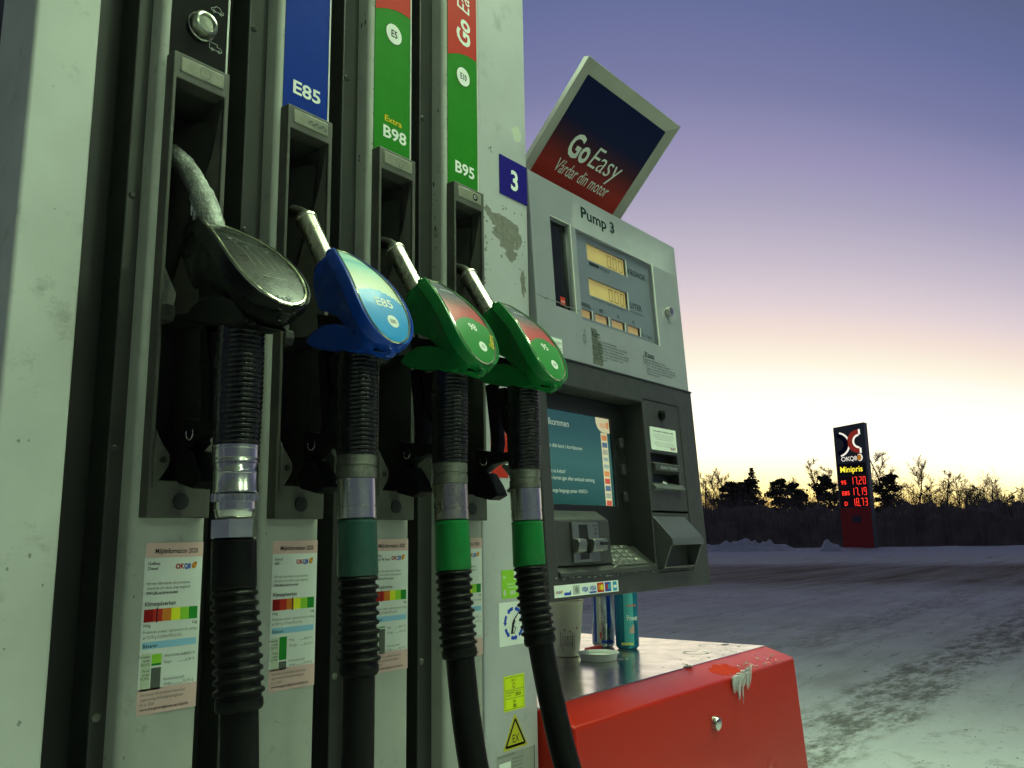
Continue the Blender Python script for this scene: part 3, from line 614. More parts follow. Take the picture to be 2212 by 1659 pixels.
    for j in range(M_):
        s0, s1 = .003+(LEN-.006)*j/M_, .003+(LEN-.006)*(j+1)/M_
        for k in range(K_):
            t0, t1 = 2*k/K_-1, 2*(k+1)/K_-1; sm = (s0+s1)/2; am = (t0+t1)/2*wid(sm)
            lim = cut+ (9*(am+.004)**2 if kind == 'E85' else 11*(am-.004)**2)
            mb.use(low if sm > lim else fade)
            q = []
            for t, s in ((t0, s0), (t1, s0), (t1, s1), (t0, s1)):
                key = (round(t, 4), round(s, 5))
                if key not in idx: idx[key] = len(mb.v); mb.v.append(tuple(P(t*(wid(s)-.0012), s)))
                q.append(idx[key])
            mb.f.append(tuple(q)); mb.m.append(mb.cur)
    lw = obj('label_window', mb, None, gd, smooth=180)
    pr = Print(NP(x, 0, 0, .0023), (1, 0, 0), -UU, NV); pr.P = lambda a_, b_, lay: NB(x, a_, -b_, .0021+.00025*lay)
    if kind == 'E85':
        pr.text(-.0120, -.107, .0165, 'E85', I_W, 1, bold=.02, w=.025); pr.disc(.0045, -.1255, .0078, I_W, 1); pr.text(.0045, -.1280, .0068, 'E85', I_K, 2, align='c', sx=.85)
    elif kind in ('98', '95'):
        pr.text(-.001, -.106, .0150, kind, I_W, 1, bold=.022, align='c', sx=.9); pr.disc(.0040, -.1285, .0068, I_W, 1); pr.text(.0040, -.1307, .006, 'E5' if kind == '98' else 'E10', I_K, 2, align='c', sx=.8)
        if kind == '98': pr.text(.0235, -.130, .011, 'Extra', I_Y, 1, bold=.015, shear=.2, rot=68)
        pr.text(-.012, -.033, .0065, 'okq8.se GoEasy', I_W, 1, bold=.01, w=.024)
        for k in range(5): pr.text(-.0145-.0006*k, -.046-.0042*k, .0042, ('Tanka bättre för motorn', 'renare och effektivare', 'bränsle som vårdar motorn', 'läs mer på vår hemsida', 'GoEasy vårdar din motor')[k], ink('label_text', (.34, .30, .30)), 1, w=.030+.001*k)
    else:
        SC = ink('scratch', (.30, .31, .27), .3)
        pr.line([(-.0225, -.049), (.0215, -.050)], .0007, SC); pr.line([(-.024, -.070), (.010, -.082), (.024, -.084)], .0007, SC); pr.line([(-.0245, -.074), (.008, -.086)], .0005, SC)
        for a in (-.019, -.009, .003, .012): pr.line([(a, -.088), (a+.003, -.105), (a+.0045, -.128)], .0006, SC)
        pr.line([(-.012, -.142), (.016, -.139)], .0006, SC); pr.disc(-.020, -.079, .0018, I_SIL, 1, 10); pr.disc(.016, -.089, .0018, I_SIL, 1, 10)
        random.seed(5)
        for k in range(40):
            a = random.uniform(-.024, .022); b = -random.uniform(.06, .16); q = random.uniform(-1, 1); L_ = random.uniform(.002, .009)
            pr.line([(a, b), (a+L_*math.cos(q), b+L_*math.sin(q))], .0002, SC)
    pr.build(lw)
    mb = MB(); ol = outline(-.0022, 26); mb2 = [NB(x, a, s, .0012) for a, s in ol]
    pts = mb2+[mb2[0], mb2[1]]; mb.sweep(pts, .0011 if kind != 'D' else .0015, 6)
    obj('window_bead', mb, mat('bead', (.55, .58, .40), .12, .75, var=.4, vscale=90), gd)
    # spout
    mb = MB()
    if kind == 'D':
        pp = [(x, .734, H+.288), (x, .748, H+.318), (x, .762, H+.345), (x, .779, H+.370), (x, .797, H+.392), (x, .815, H+.410), (x, .838, H+.428)]
        fine = []
        for a, b in zip(pp, pp[1:]):
            for k in range(5): fine.append(Vector(a).lerp(Vector(b), k/5))
        fine.append(Vector(pp[-1]))
        mb.sweep(fine, [(.0128 if k < 14 else .0112)+.0011*noise.noise(Vector((k*.9, 0, 0))) for k in range(len(fine))], 20); sp = obj('spout', mb, FROST, root, smooth=60)
        mb = MB(); random.seed(2)
        for k in range(5):
            p = Vector((x-.0105+.002*random.random(), .751+.005*k, H+.306+.011*k)); mb.sweep([p, p+Vector((-.001, .001, -.006)), p+Vector((-.0015, .0012, -.012-.005*random.random()))], [.0028, .0018, .0003], 7)
        obj('frost_drips', mb, ICE, sp)
        mb = MB(); c = NB(x, -.010, LEN*.955, .001)
        for k in range(7): mb.lathe((c.x+.0025*k, c.y-.0004*k*random.random(), c.z-.002+.003*random.random()), [(-.003, .0005), (0, .0022), (.0018, .0016), (.003, .0004)], (random.uniform(-1, 1), random.uniform(-1, 0), random.uniform(-1, 1)), 7)
        obj('ice_crumbs', mb, ICE, gd, smooth=0)
    else:
        a = Vector((x, .733, H+.2945)); b = Vector((x, .7895, H+.3835)); d = (b-a).normalized(); L_ = (b-a).length
        mb.sweep([a+d*q for q in (0, L_-.006, L_-.0055, L_-.003, L_-.0005, L_, L_+.0001)], [.0124, .0124, .0134, .0141, .0134, .0120, .008], 28); sp = obj('spout', mb, STEEL, root, smooth=40)
        mb = MB(); mb.sweep([b-d*.002, b+d*.006, b+d*.011+Vector((0, .004, 0)), b+d*.016+Vector((0, .016, .002))], .0078, 16); obj('spout_tip', mb, mat('spout_tip_dark', (.10, .10, .085), .5, .8, var=.3, vscale=80), sp)
        mb = MB(); q = a+d*(L_*.45)+Vector((-.0106, -.0022, 0)); mb.lathe(q, [(-.001, .0016), (.0006, .0014)], (-1, -.3, .1), 8); obj('sensor_hole', mb, RECESS, sp)
    # handle, swivel, sleeve, bend restrictor, hose follow one line
    line = [Vector((x+dx, y, H+z)) for dx, y, z in hose_pts]
    dense = []
    for k in range(len(line)-1):
        p0, p1, p2, p3 = line[max(0, k-1)], line[k], line[k+1], line[min(len(line)-1, k+2)]
        for q in range(24):
            t = q/24; dense.append(.5*((2*p1)+(-p0+p2)*t+(2*p0-5*p1+4*p2-p3)*t*t+(-p0+3*p1-3*p2+p3)*t**3))
    dense.append(line[-1])
    def at(z):
        zz = H+z
        for a, b in zip(dense, dense[1:]):
            if a.z >= zz >= b.z: return a.lerp(b, (a.z-zz)/max(1e-9, a.z-b.z))
        return dense[0] if zz > dense[0].z else dense[-1]
    def turned(name, prof, mt, parent=root, seg=28, ell=None, smooth=40, rot=0):
        mb = MB(); mb.sweep([at(z) for z, r in prof], [r for z, r in prof], seg, ell, rot=rot); return obj(name, mb, mt, parent, smooth=smooth)
    # ribbed grip: straight back, ribs towards the front
    mb = MB(); rr = []; nb = 26; z0, z1 = .214, .0905
    for k in range(nb*4+1):
        z = z0+(z1-z0)*k/(nb*4); ph = (k % 4); c = at(z); rib = (.0, .0013, .0016, .0013)[ph]; base = .0196+.0012*math.sin(math.pi*k/(nb*4))
        ring = []
        for q in range(28):
            t = 2*math.pi*q/28; fr = max(0, -math.sin(t))
            f2 = 1 if (fr > .35 and abs(math.cos(t)) < .86) else 0
            rd = base+(rib if f2 else (.0012 if fr < .35 else .0004))
            ring.append((c.x+rd*math.cos(t), c.y+rd*math.sin(t)*1.05, c.z))
        rr.append(ring)
    mb.rings(rr); obj('ribbed_grip', mb, GRIP, root, smooth=30)
    if kind == 'D':
        turned('swivel_collar', [(.0895, .0200), (.0892, .0212), (.0865, .0212), (.0862, .0206), (.0855, .0212), (.0775, .0212), (.0770, .0206), (.0762, .0212), (.0728, .0212), (.0725, .019)], CHROME)
        turned('swivel_body', [(.0726, .0190), (.0720, .0202), (.066, .0202), (.0655, .0206), (.0630, .0206), (.0625, .0202), (.0485, .0204), (.0475, .0209), (.0455, .0209), (.0450, .020)], CHROME)
        mb = MB(); rg = []
        for zz, r in ((.0448, .0185), (.0444, .0215), (.0378, .0215), (.0374, .0185)):
            c = at(zz); rg.append([(c.x+(r-(.0020 if q % 4 in (2, 3) and r > .02 else 0))*math.cos(2*math.pi*q/96), c.y+(r-(.0020 if q % 4 in (2, 3) and r > .02 else 0))*math.sin(2*math.pi*q/96), c.z) for q in range(96)])
        mb.rings(rg); obj('toothed_ring', mb, CHROME, root, smooth=20)
        turned('swivel_neck', [(.0376, .018), (.0372, .0192), (.0300, .0192), (.0296, .0180), (.0240, .0175), (.0225, .016)], CHROME)
        turned('hex_nut', [(.0218, .0185), (.0212, .0212), (.0050, .0212), (.0036, .0185)], CHROME, seg=6, smooth=10, rot=.28)
        turned('hose_sleeve', [(.0035, .0175), (.0015, .0198), (-.038, .0202), (-.0415, .0196), (-.043, .018)], BLACK)
        b0, b1 = -.043, -.134
    else:
        turned('swivel_collar', [(.0900, .0195), (.0894, .0208), (.0790, .0208), (.0785, .0197), (.0765, .0197), (.0760, .0209), (.0655, .0209), (.0650, .019)], WORN)
        turned('swivel_body', [(.0650, .019), (.0646, .0205), (.0365, .0206), (.0360, .0198), (.0350, .0198), (.0346, .0206), (.0235, .0206), (.0228, .019)], CHROME if i != 2 else STEEL)
        turned('hose_sleeve', [(.0226, .0185), (.0212, .0207), (.0185, .0210), (.0180, .0206), (-.0330, .0214), (-.0352, .0208), (-.0358, .0185)], sleeve)
        b0, b1 = -.0358, -.124
    nr = 10; pf2 = []; rj = random.Random(i+60)
    for k in range(nr):
        a = b0+(b1-b0)*k/nr; st_ = (b1-b0)/nr; g = .0188+.0012*k/nr+rj.uniform(-.0005, .0005); st_ *= rj.uniform(.9, 1.0)
        for q, r in ((0, g), (.10, g+.0018), (.30, g+.0026), (.50, g+.0018), (.60, g-.0006), (.95, g-.0006)): pf2.append((a+st_*q, r))
    pf2 += [(b1, .0205), (b1-.006, .0206), (b1-.009, .0190), (b1-.0098, .0165)]
    turned('bend_restrictor', pf2, RUBBER, smooth=50)
    seg_ = [p for p in dense if p.z < H+b1-.004]
    mb = MB(); mb.sweep([at(b1-.003)]+seg_, .0165, 24); obj('hose', mb, RUBBER, root, smooth=60)
    # trigger, its guard and the catch near the holder
    mb = MB(); mb.prism([(.752, H+.212), (.738, H+.214), (.730, H+.165), (.728, H+.128), (.733, H+.106), (.745, H+.106), (.742, H+.130), (.746, H+.165)], x-.008, x+.008, 'x'); obj('trigger_guard', mb, BLACK, root, bevel=.002)
    mb = MB(); mb.prism([(.734, H+.205), (.716, H+.205), (.707, H+.150), (.704, H+.136), (.712, H+.134), (.722, H+.150)], x-.0075, x+.0075, 'x'); obj('trigger', mb, BLACK, root, bevel=.002)
    mb = MB(); mb.prism([(.770, H+.124), (.742, H+.118), (.712, H+.115), (.712, H+.103), (.740, H+.100), (.768, H+.085)], x-.010, x+.010, 'x')
    mb.prism([(.768, H+.085), (.748, H+.090), (.735, H+.072), (.728, H+.058), (.742, H+.052), (.770, H+.058), (.778, H+.074)], x-.012, x+.012, 'x'); obj('catch', mb, BLACK, root, bevel=.002)
    mb = MB(); c = Vector((x-.0115, .752, H+.106))
    mb.sweep([c+Vector((0, .006*math.cos(R_(t)), .0062*math.sin(R_(t)))) for t in range(150, 400, 18)], .0009, 6); obj('spring_clip', mb, CHROME, root)
    mb = MB(); pth = [(x-.006, .722, H+.098), (x-.004, .713, H+.088), (x-.003, .708, H+.078), (x-.003, .710, H+.068), (x-.004, .716, H+.062)]
    mb.sweep(pth, .0032, 8, ell=.5); obj('hook', mb, mat('hook_zinc', (.32, .34, .28), .4, .7, var=.3, vscale=80), root)
    return root
def hose_line(yb, yh, ybot, lean=0, dxh=0):
    return [(0, .690, .228), (0, .6905, .15), (0, .690, .0895), (0, .6875, .0215), (0, .685, -.036), (dxh*.2, yb, -.124), (dxh, yh, -.25), (dxh*2.2, ybot, -.45), (dxh*2.5, ybot+.02, -.70), (dxh*1.5, ybot+.10, -.93), (0, .80, -.99)]
nozzle(0, BLACK, 'black diesel nozzle with frosted bent spout and scratched clear cover, leftmost of the four', 'D', hose_line(.671, .662, .655), BLACK)
nozzle(1, BLUE, 'blue nozzle printed E85 with steel spout and dark teal hose sleeve', 'E85', hose_line(.6815, .6810, .680), TEAL)
nozzle(2, GREEN, 'green nozzle printed 98 Extra with red band on its label', '98', hose_line(.677, .657, .60, dxh=.002), GREEN)
nozzle(3, GREEN, 'green nozzle printed 95, rightmost of the four, beside the payment terminal', '95', hose_line(.672, .6440, .585, dxh=.004), GREEN)

# ------------------------------------------------------------------ payment terminal (authored in its own upright frame, leaning back a little)
term = thing('payment_terminal', 'grey and charcoal outdoor payment terminal marked Pump 3 with screen, card reader and keypad', 'payment terminal', (1.05, .764, H-.0945), local=True)
term.rotation_euler = (-math.atan2(.036, .7055), 0, 0)
TX = lambda x, z: x
def tprint(y=0, lay0=0): return Print((0, y, 0), U, V, NN)
mb = MB(); mb.holes(.0095, .527, .3885, .706, [(.066, .1235, .478, .639), (.1435, .4145, .4695, .638)], 0, .016)
mb.box(.0097, .5268, .0162, .33, .3887, .7058)
up_ = obj('upper_housing', mb, TGREY, term, bevel=.0018, label='light grey upper housing with the price display')
mb = MB(); mb.box(.0665, .1230, .010, .0158, .4785, .6385); sl = obj('reader_strip', mb, mat('gloss_strip', (.008, .009, .011), .18), up_)
pr = tprint(.0099); pr.rect(.094, .488, .108, .503, I_R); pr.text(.0955, .493, .0045, 'STOP', I_W, 2, w=.011); pr.build(sl)
mb = MB(); mb.box(.1232, .1262, -.0012, .004, .476, .640); mb.box(.066, .1232, -.0008, .003, .6392, .6408); obj('strip_edge', mb, TRIM, up_)
mb = MB(); mb.box(.4148, .4190, -.0012, .004, .468, .640); obj('window_edge', mb, TRIM, up_)
WIN = mat('display_panel', (.16, .175, .225), .35, var=.06)
mb = MB(); mb.holes(.1440, .4140, .4700, .6375, [(.187, .322, .5935, .6265), (.185, .318, .5255, .5585), (.144+.0015, .186, .4785, .4940), (.198, .242, .4785, .4940), (.254, .299, .4785, .4940), (.311, .356, .4785, .4940)], .007, .0155)
wd = obj('display_panel', mb, WIN, term, bevel=.0005)
LCD = mat('lcd_amber', (.52, .40, .17), .25, var=.12, vscale=25, emit=(.78, .50, .17), estr=.20)
LCDS = mat('lcd_orange', (.50, .34, .18), .3, var=.12, vscale=40, emit=(.70, .38, .16), estr=.20)
def seg_digit(pr, a, b, w, h, mt, lay=2):
    t = w*.16
    for (p0, p1) in (((0, 0), (w, 0)), ((0, h), (w, h)), ((0, 0), (0, h)), ((w, 0), (w, h))):
        pr.line([(a+p0[0], b+p0[1]), (a+p1[0], b+p1[1])], t, mt, lay)
SEG = ink('lcd_segment', (.26, .18, .07))
for k, (x0, x1, z0, z1) in enumerate(((.187, .322, .5935, .6265), (.185, .318, .5255, .5585))):
    mb = MB(); mb.box(x0+.0002, x1-.0002, .0112, .0154, z0+.0002, z1-.0002); lc = obj('price_display', mb, LCD, wd, label=('amber readout of 0.00 kronor', 'amber readout of 0.00 litres')[k])
    pr = tprint(.0111)
    for q in range(3): seg_digit(pr, x1-.060+.0205*q, z0+.0055, .0115, z1-z0-.011, SEG)
    pr.disc(x1-.0435, z0+.0055, .0012, SEG, 2); pr.build(lc, 'digits')
    mb = MB(); mb.box(x1, x1+.0028, .0060, .0105, z0-.0015, z1+.0012); obj('display_edge', mb, TRIM, wd)
for x0, x1 in ((.1455, .186), (.198, .242), (.254, .299), (.311, .356)):
    mb = MB(); mb.box(x0+.0002, x1-.0002, .0112, .0154, .4787, .4938); obj('unit_price_display', mb, LCDS, wd)
    mb = MB(); mb.box(x1, x1+.0026, .0062, .0105, .4775, .4948); obj('display_edge', mb, TRIM, wd)
pr = tprint(.0068); DT = ink('display_text', (.025, .03, .04))
pr.text(.3285, .6005, .0165, 'KRONOR', DT, bold=.008, w=.068); pr.text(.3265, .5305, .0165, 'LITER', DT, bold=.008, w=.044); pr.text(.149, .4985, .0095, 'DIESEL', DT, bold=.01, w=.036)
pr.text(.212, .4985, .0095, 'E85', DT, sx=.85); pr.text(.272, .4985, .0095, '98', DT, sx=.85); pr.text(.329, .4985, .0095, '95', DT, sx=.85); pr.text(.361, .4795, .010, 'Kr / liter', DT, w=.04)
pr.poly([(.190, .5835), (.222, .5835), (.225, .587), (.222, .590), (.190, .590)], DT); pr.text(.227, .5825, .011, 'Wayne', DT, w=.031)
pr.text(.190, .5185, .006, 'Minsta volym 2 L    Temperaturkompenserad 15 °C', DT, w=.125); pr.text(.326, .5215, .006, 'vid verklig temperatur', DT, w=.05); pr.build(wd)
mb = MB(); mb.lathe((.4655, -.001, .5475), [(0, .0105), (.003, .0105), (.009, .0095), (.0105, .006), (.0105, .001)], (0, -1, 0), 24); obj('lock', mb, CHROME, up_)
pr = tprint(); PT = ink('housing_text', (.02, .035, .035))
pr.text(.163, .6665, .0305, 'Pump 3', PT, bold=.022, w=.116)
pr.text(.1685, .4440, .0150, 'Kort:', PT, bold=.018, w=.028); pr.text(.3555, .4360, .0150, 'Kassa:', PT, bold=.018, w=.036)
ln1 = ('Följ instruktionerna på terminalen.', 'Tryck in kortet helt och dra sedan ut det snabbt.', 'Lyft pistolhandtaget och börja tanka direkt.', 'Kvitto kan du få efter avslutad tankning i terminalen.', 'Om displayen är släckt ring kundtjänst 0771-200 000.', 'Avstå från att röka vid pumpen. Tack.', 'Välkommen åter!')
for k, s_ in enumerate(ln1): pr.text(.1690, .4365-.0055*k, .0052, s_, PT, w=(.082, .118, .106, .124, .121, .10, .045)[k])
ln2 = ('Lyft pistolhandtaget och tanka.', 'Vänta tills displayen nollställs.', 'Gå in i kassan och betala efter tankning.', 'Uppge pumpnummer i kassan för att få kvitto.', 'Glöm inte att hänga tillbaka handtaget.', 'Välkommen åter!')
for k, s_ in enumerate(ln2): pr.text(.3555, .4290-.0055*k, .0052, s_, PT, w=(.080, .098, .118, .120, .104, .05)[k])
pr.rect(.3435, .392, .3441, .4470, ink('rule', (.25, .25, .25)))
for a, b in ((.1410, .4300), (.3450+.002, .4260)):
    pr.line([(a, b), (a, b+.010), (a+.009, b+.010), (a+.009, b), (a, b)], .0009, PT); pr.line([(a+.002, b+.010), (a+.006, b+.022), (a+.009, b+.019), (a+.006, b+.010)], .0009, PT)
    for q in range(3): pr.line([(a+.002+.0025*q, b-.001), (a+.002+.0025*q, b-.006)], .0007, PT)
    pr.line([(a+.002, b+.003), (a+.007, b+.004)], .0008, PT); pr.line([(a+.002, b+.006), (a+.007, b+.007)], .0008, PT)
random.seed(4); PEEL = ink('peeled_sticker', (.15, .155, .145), .6, var=.4, vscale=150)
for k in range(11): pr.poly([(.1665+.003*random.random(), .3935+.006*k), (.198+.006*random.random()-(.012 if k > 7 else 0), .3925+.006*k), (.197+.006*random.random()-(.014 if k > 6 else 0), .3985+.006*k), (.1665+.002*random.random(), .3995+.006*k)], PEEL, .5+.04*k)
pts = [(.012+.0105*k, .486-.0003*k+.004*noise.noise(Vector((k*.7, 3, 0)))) for k in range(13)]
for a, b in zip(pts, pts[1:]): pr.line([a, b], random.uniform(.0008, .003), PEEL)
pr.build(up_)
mb = MB(); mb.add([(.025, -.0006, .3928), (.0745, -.0006, .3928), (.0745, -.0006, .4200), (.025, -.0006, .4200), (.025, .0005, .3928), (.0745, .0005, .3928), (.0745, .0005, .42), (.025, .0005, .42)], [(0,1,2,3),(4,7,6,5),(0,4,5,1),(1,5,6,2),(2,6,7,3),(3,7,4,0)])
s = obj('safety_sticker', mb, I_W, up_, smooth=0, label='white sticker reading EXTRA SAFETY TESTED'); pr = tprint(-.0006)
pr.rect(.025, .408, .038, .42, I_R); pr.text(.0725, .4078, .0085, 'EXTRA SAFETY', I_K, align='r', w=.044); pr.text(.0725, .3985, .0085, 'TESTED', I_MID, align='r', w=.024); pr.build(s)
# lower, charcoal part
OP = [(.0215, .3265, .0455, .3440), (.3300, .4740, .0300, .3510)]
mb = MB(); mb.holes(-.0055, .5355, .0, .3872, OP, 0, .052)
mb.box(-.0053, .5353, .0522, .33, .0002, .3870)
for k, (a, b, c) in enumerate(mb.v): mb.v[k] = (a+(.003*(1-c/.387) if a > .5 else 0), b, c)
lo_ = obj('lower_housing', mb, TDARK, term, bevel=.002, label='charcoal lower housing around the screen')
mb = MB(); mb.box(.0100, .5365, -.0012, .004, .3860, .3893); obj('seam_strip', mb, TDARK2, lo_)
# screen
mb = MB(); mb.holes(.0225, .3255, .0462, .3432, [(.058, .2810, .1520, .3135)], .0440, .0519); bz = obj('screen_bezel', mb, TDARK2, lo_, bevel=.001)
SCR = gradient('lit_screen', [(0, (.015, .060, .062)), (.45, (.04, .105, .115)), (1, (.03, .085, .105))], 2, .15, .315, .08, 0)
nb_ = SCR.node_tree; pb = nb_.nodes['Principled BSDF']; cr_ = [q for q in nb_.nodes if q.type == 'VALTORGB'][0]; nb_.links.new(cr_.outputs[0], pb.inputs['Emission Color']); pb.inputs['Emission Strength'].default_value = .5
mb = MB(); mb.box(.0585, .2805, .0485, .0518, .1525, .3130); scn = obj('screen', mb, SCR, bz, label='teal touch screen with white text')
def lit(name, col, e): return mat('lit_'+name, tuple(c*.6 for c in col), .3, emit=col, estr=e)
LW = lit('white', (.62, .72, .58), .38); LC = lit('cream', (.72, .66, .42), .55); LO = lit('orange', (.75, .28, .10), .5); LB = lit('blue', (.10, .16, .30), .5); LR = lit('red', (.65, .10, .07), .5); LGY = lit('grey', (.42, .42, .34), .5)
pr = tprint(.0483)
pr.text(.070, .2860, .0170, 'Välkommen', LW, w=.078); pr.text(.066, .2480, .0095, 'Sätt in ditt kort i kortläsaren', LW, w=.118)
for b, s_, w_ in ((.2050, 'Glömt ta kvitto?', .062), (.1935, 'Sätt in kortet igen efter avslutad tankning', .150), (.1725, 'To change language press <INFO>', .126)): pr.text(.066, b, .0095, s_, LW, w=w_)
pr.poly([(.2805, .3130), (.2350, .3130), (.2355, .303), (.240, .294), (.248, .2885), (.258, .286), (.2805, .286)], LC, 1); pr.text(.247, .296, .011, 'OKQ8', LO, 2, bold=.02, w=.020); pr.disc(.2735, .3005, .0045, LO, 2, 12, .007)
pr.rect(.2490, .1525, .2710, .2855, LC, 1)
for k in range(10): pr.rect(.2515, .2715-.0132*k, .2685, .2808-.0132*k, (LO, LB, LGY, LW, LW, LO, LR, LB, LGY, LR)[k], 2)
pr.text(.2518, .2345, .0075, 'VISA', LB, 3, bold=.01, w=.0165); pr.text(.2518, .2213, .0075, 'VISA', LB, 3, bold=.01, w=.0165); pr.build(scn)
for k in range(3):
    mb = MB(); mb.box(.2965, .3085, .036, .0445, .160+.05*k, .178+.05*k); obj('side_button', mb, TDARK, bz, bevel=.001)
# shelf with keypad, lip
mb = MB(); mb.prism([(-.004, .0345), (-.004, .0415), (.004, .0470), (.0438, .0800), (.0438, .0470), (.010, .0400)], .0220, .3255, 'x'); sh = obj('shelf', mb, TDARK, lo_, bevel=.0015)
mb = MB(); mb.prism([(.0015, .0462), (.0015, .0482), (.0430, .0822), (.0430, .0802)], .186, .300, 'x'); kp = obj('keypad', mb, mat('keypad_steel', (.16, .16, .15), .4, .7, var=.2), sh, bevel=.0008)
for r in range(4):
    for c in range(4):
        xx = .196+.0235*c; t0 = .10+.22*r; y0 = .0015+.0415*t0; z0 = .0482+.034*t0
        mb = MB(); mb.prism([(y0, z0), (y0, z0+.0030), (y0+.0065, z0+.0083), (y0+.0065, z0+.0053)], xx, xx+.0175, 'x'); obj('key', mb, mat('key_steel', (.34, .35, .32), .35, .8, var=.2), kp, bevel=.0007)
mb = MB(); mb.sweep([(.172, -.0045, .0450), (.182, -.0055, .0475), (.190, -.006, .0555), (.197, -.006, .0570), (.201, -.0055, .0520), (.2005, -.005, .0465)], .0014, 8); obj('wire_stub', mb, STEEL, sh)
# card reader block
mb = MB(); mb.prism([(.0438, .1400), (.030, .1400), (.006, .1235), (.004, .0505), (.0438, .0655)], .0235, .186, 'x'); cb = obj('card_reader', mb, TDARK, lo_, bevel=.003)
mb = MB(); mb.holes(.0680, .1440, .0560, .1190, [(.0860, .1130, .0600, .1150)], .0005, .0055); bzl = obj('reader_bezel', mb, mat('bezel_metal', (.30, .30, .285), .35, .85, var=.2), cb, bevel=.001)
mb = MB(); mb.box(.0855, .1135, .0020, .0052, .0590, .1160); obj('reader_slot', mb, RECESS, bzl)
for a0, a1, zz in ((.066, .089, .0805), (.110, .150, .0805)):
    mb = MB(); mb.prism([(.001, zz+.013), (-.011, zz+.011), (-.013, zz+.004), (-.010, zz-.008), (.001, zz-.011)], a0, a1, 'x'); obj('slot_jaw', mb, mat('bezel_metal', (.30, .30, .285), .35, .85), bzl, bevel=.0015)
mb = MB(); mb.box(.126, .1505, -.0145, -.0110, .0815, .0865); obj('card_slot', mb, RECESS, bzl)
pr = tprint(.0003)
for k in range(3): pr.disc(.1335, .108-.0075*k, .0018, I_K, 1, 10)
pr.text(.1250, .1125, .0042, 'Rightway', I_K, w=.017); pr.build(bzl)
# receipt and cash door on the right
mb = MB(); mb.holes(.3305, .4735, .1415, .3505, [(.3440, .4500, .1905, .2500)], .0015, .030); rp = obj('receipt_door', mb, TDARK, lo_, bevel=.0015)
mb = MB(); mb.box(.3445, .4495, .022, .029, .191, .2495); obj('receipt_cavity', mb, TDARK2, rp)
mb = MB(); mb.lathe((.3985, .0012, .3255), [(0, .0110), (.003, .0110), (.0075, .0085), (.0090, .004), (.0092, .0005)], (0, -1, 0), 20); obj('door_lock', mb, BLACK, rp)
mb = MB(); mb.box(.3475, .4490, -.0002, .0016, .2560, .2995); s = obj('notice', mb, I_W, rp, smooth=0, label='white paper notice with small print'); pr = tprint(-.0003)
pr.text(.398, .2905, .0052, 'Drivmedel för dieselfordon ej E85', I_K, bold=.012, align='c', w=.078)
for k, w_ in enumerate((.080, .084, .072, .06, .0, .078, .082, .066)):
    if w_: pr.text(.398, .2855-.0032*k, .0030, 'Kontrollera alltid att du har valt rätt bränsle innan du börjar', I_MID, align='c', w=w_)
brand(pr, .420, .2595, .0062); pr.build(s)
mb = MB(); mb.prism([(.0015, .2320), (-.0065, .2290), (-.0065, .2165), (.006, .2130), (.020, .2130), (.020, .2320)], .3445, .4495, 'x'); kb = obj('receipt_header', mb, TDARK, rp, bevel=.0015)
pr = tprint(-.0067); pr.text(.397, .2195, .0085, 'Kvitto / Receipt', ink('header_text', (.42, .44, .44)), 1, bold=.008, align='c', w=.066); pr.build(kb)
mb = MB(); mb.prism([(.022, .1985), (-.0030, .1905), (-.0075, .1820), (.0015, .1790), (.022, .186)], .3395, .4560, 'x'); tr_ = obj('receipt_tray', mb, mat('tray_grey', (.10, .105, .10), .35), rp, bevel=.0012)
pr = Print((0, -.0031, .1909), U, (0, .30, .954), (0, -.954, .30)); pr.poly([(.372, .0005), (.392, .0005), (.388, .004), (.376, .006)], I_SIL, 1.5); pr.build(tr_, 'paper_mark')
mb = MB(); mb.box(.3305, .4735, .0015, .030, .0310, .1375); ld = obj('service_door', mb, TDARK, lo_, bevel=.0015)
mb = MB(); hx0, hx1 = .3315, .4560
mb.prism([(.0016, .1315), (-.031, .0925), (-.034, .0870), (-.034, .0770), (-.029, .0770), (-.029, .0880), (.0016, .1260)], hx0, hx1, 'x')
for xa in (hx0, hx1-.004): mb.prism([(.0016, .1270), (-.0295, .0895), (-.034, .0775), (-.030, .0760), (-.012, .0370), (.0016, .0350)], xa, xa+.004, 'x')
mb.prism([(.0016, .0350), (-.012, .0370), (-.013, .0400), (.0016, .0390)], hx0, hx1, 'x')
hd_ = obj('hood', mb, mat('hood_charcoal', (.075, .076, .080), .30, var=.1, bump=.1, bscale=500), ld, bevel=.0012)
# card logos along the bottom
mb = MB(); mb.box(.0070, .1895, -.0007, .001, .0055, .0235); cs = obj('card_logo_strip', mb, I_W, lo_, smooth=0, label='white strip of payment card logos'); pr = tprint(-.0008)
brand(pr, .010, .0115, .0050)
pr.poly([(.032, .0078), (.050, .0078), (.050, .0155), (.046, .0120), (.032, .0120)], I_BR); pr.rect(.0555, .0075, .0745, .0215, I_SIL); pr.disc(.066, .0145, .005, I_MID, 2, 12)
pr.text(.0790, .0105, .0105, 'VISA', I_BR, bold=.015, shear=.15, w=.0185); pr.text(.1020, .0115, .0100, 'VISA', I_BR, bold=.015, shear=.15, w=.0185); pr.rect(.1015, .0072, .1215, .0098, I_BR)
pr.rect(.1245, .0072, .1440, .0220, I_R); pr.disc(.1305, .0147, .0050, I_OR, 2); pr.disc(.1375, .0147, .0050, I_Y, 3)
pr.rect(.1475, .0072, .1660, .0220, I_BR); pr.disc(.1535, .0147, .0050, I_R, 2); pr.disc(.1600, .0147, .0050, I_CY, 3)
pr.rect(.1720, .0072, .1840, .0220, I_CY); pr.rect(.1735, .0120, .1825, .0165, I_W, 2); pr.build(cs)
random.seed(8); pr = tprint(-.0002); CHIP = ink('chipped_edge', (.30, .31, .29))
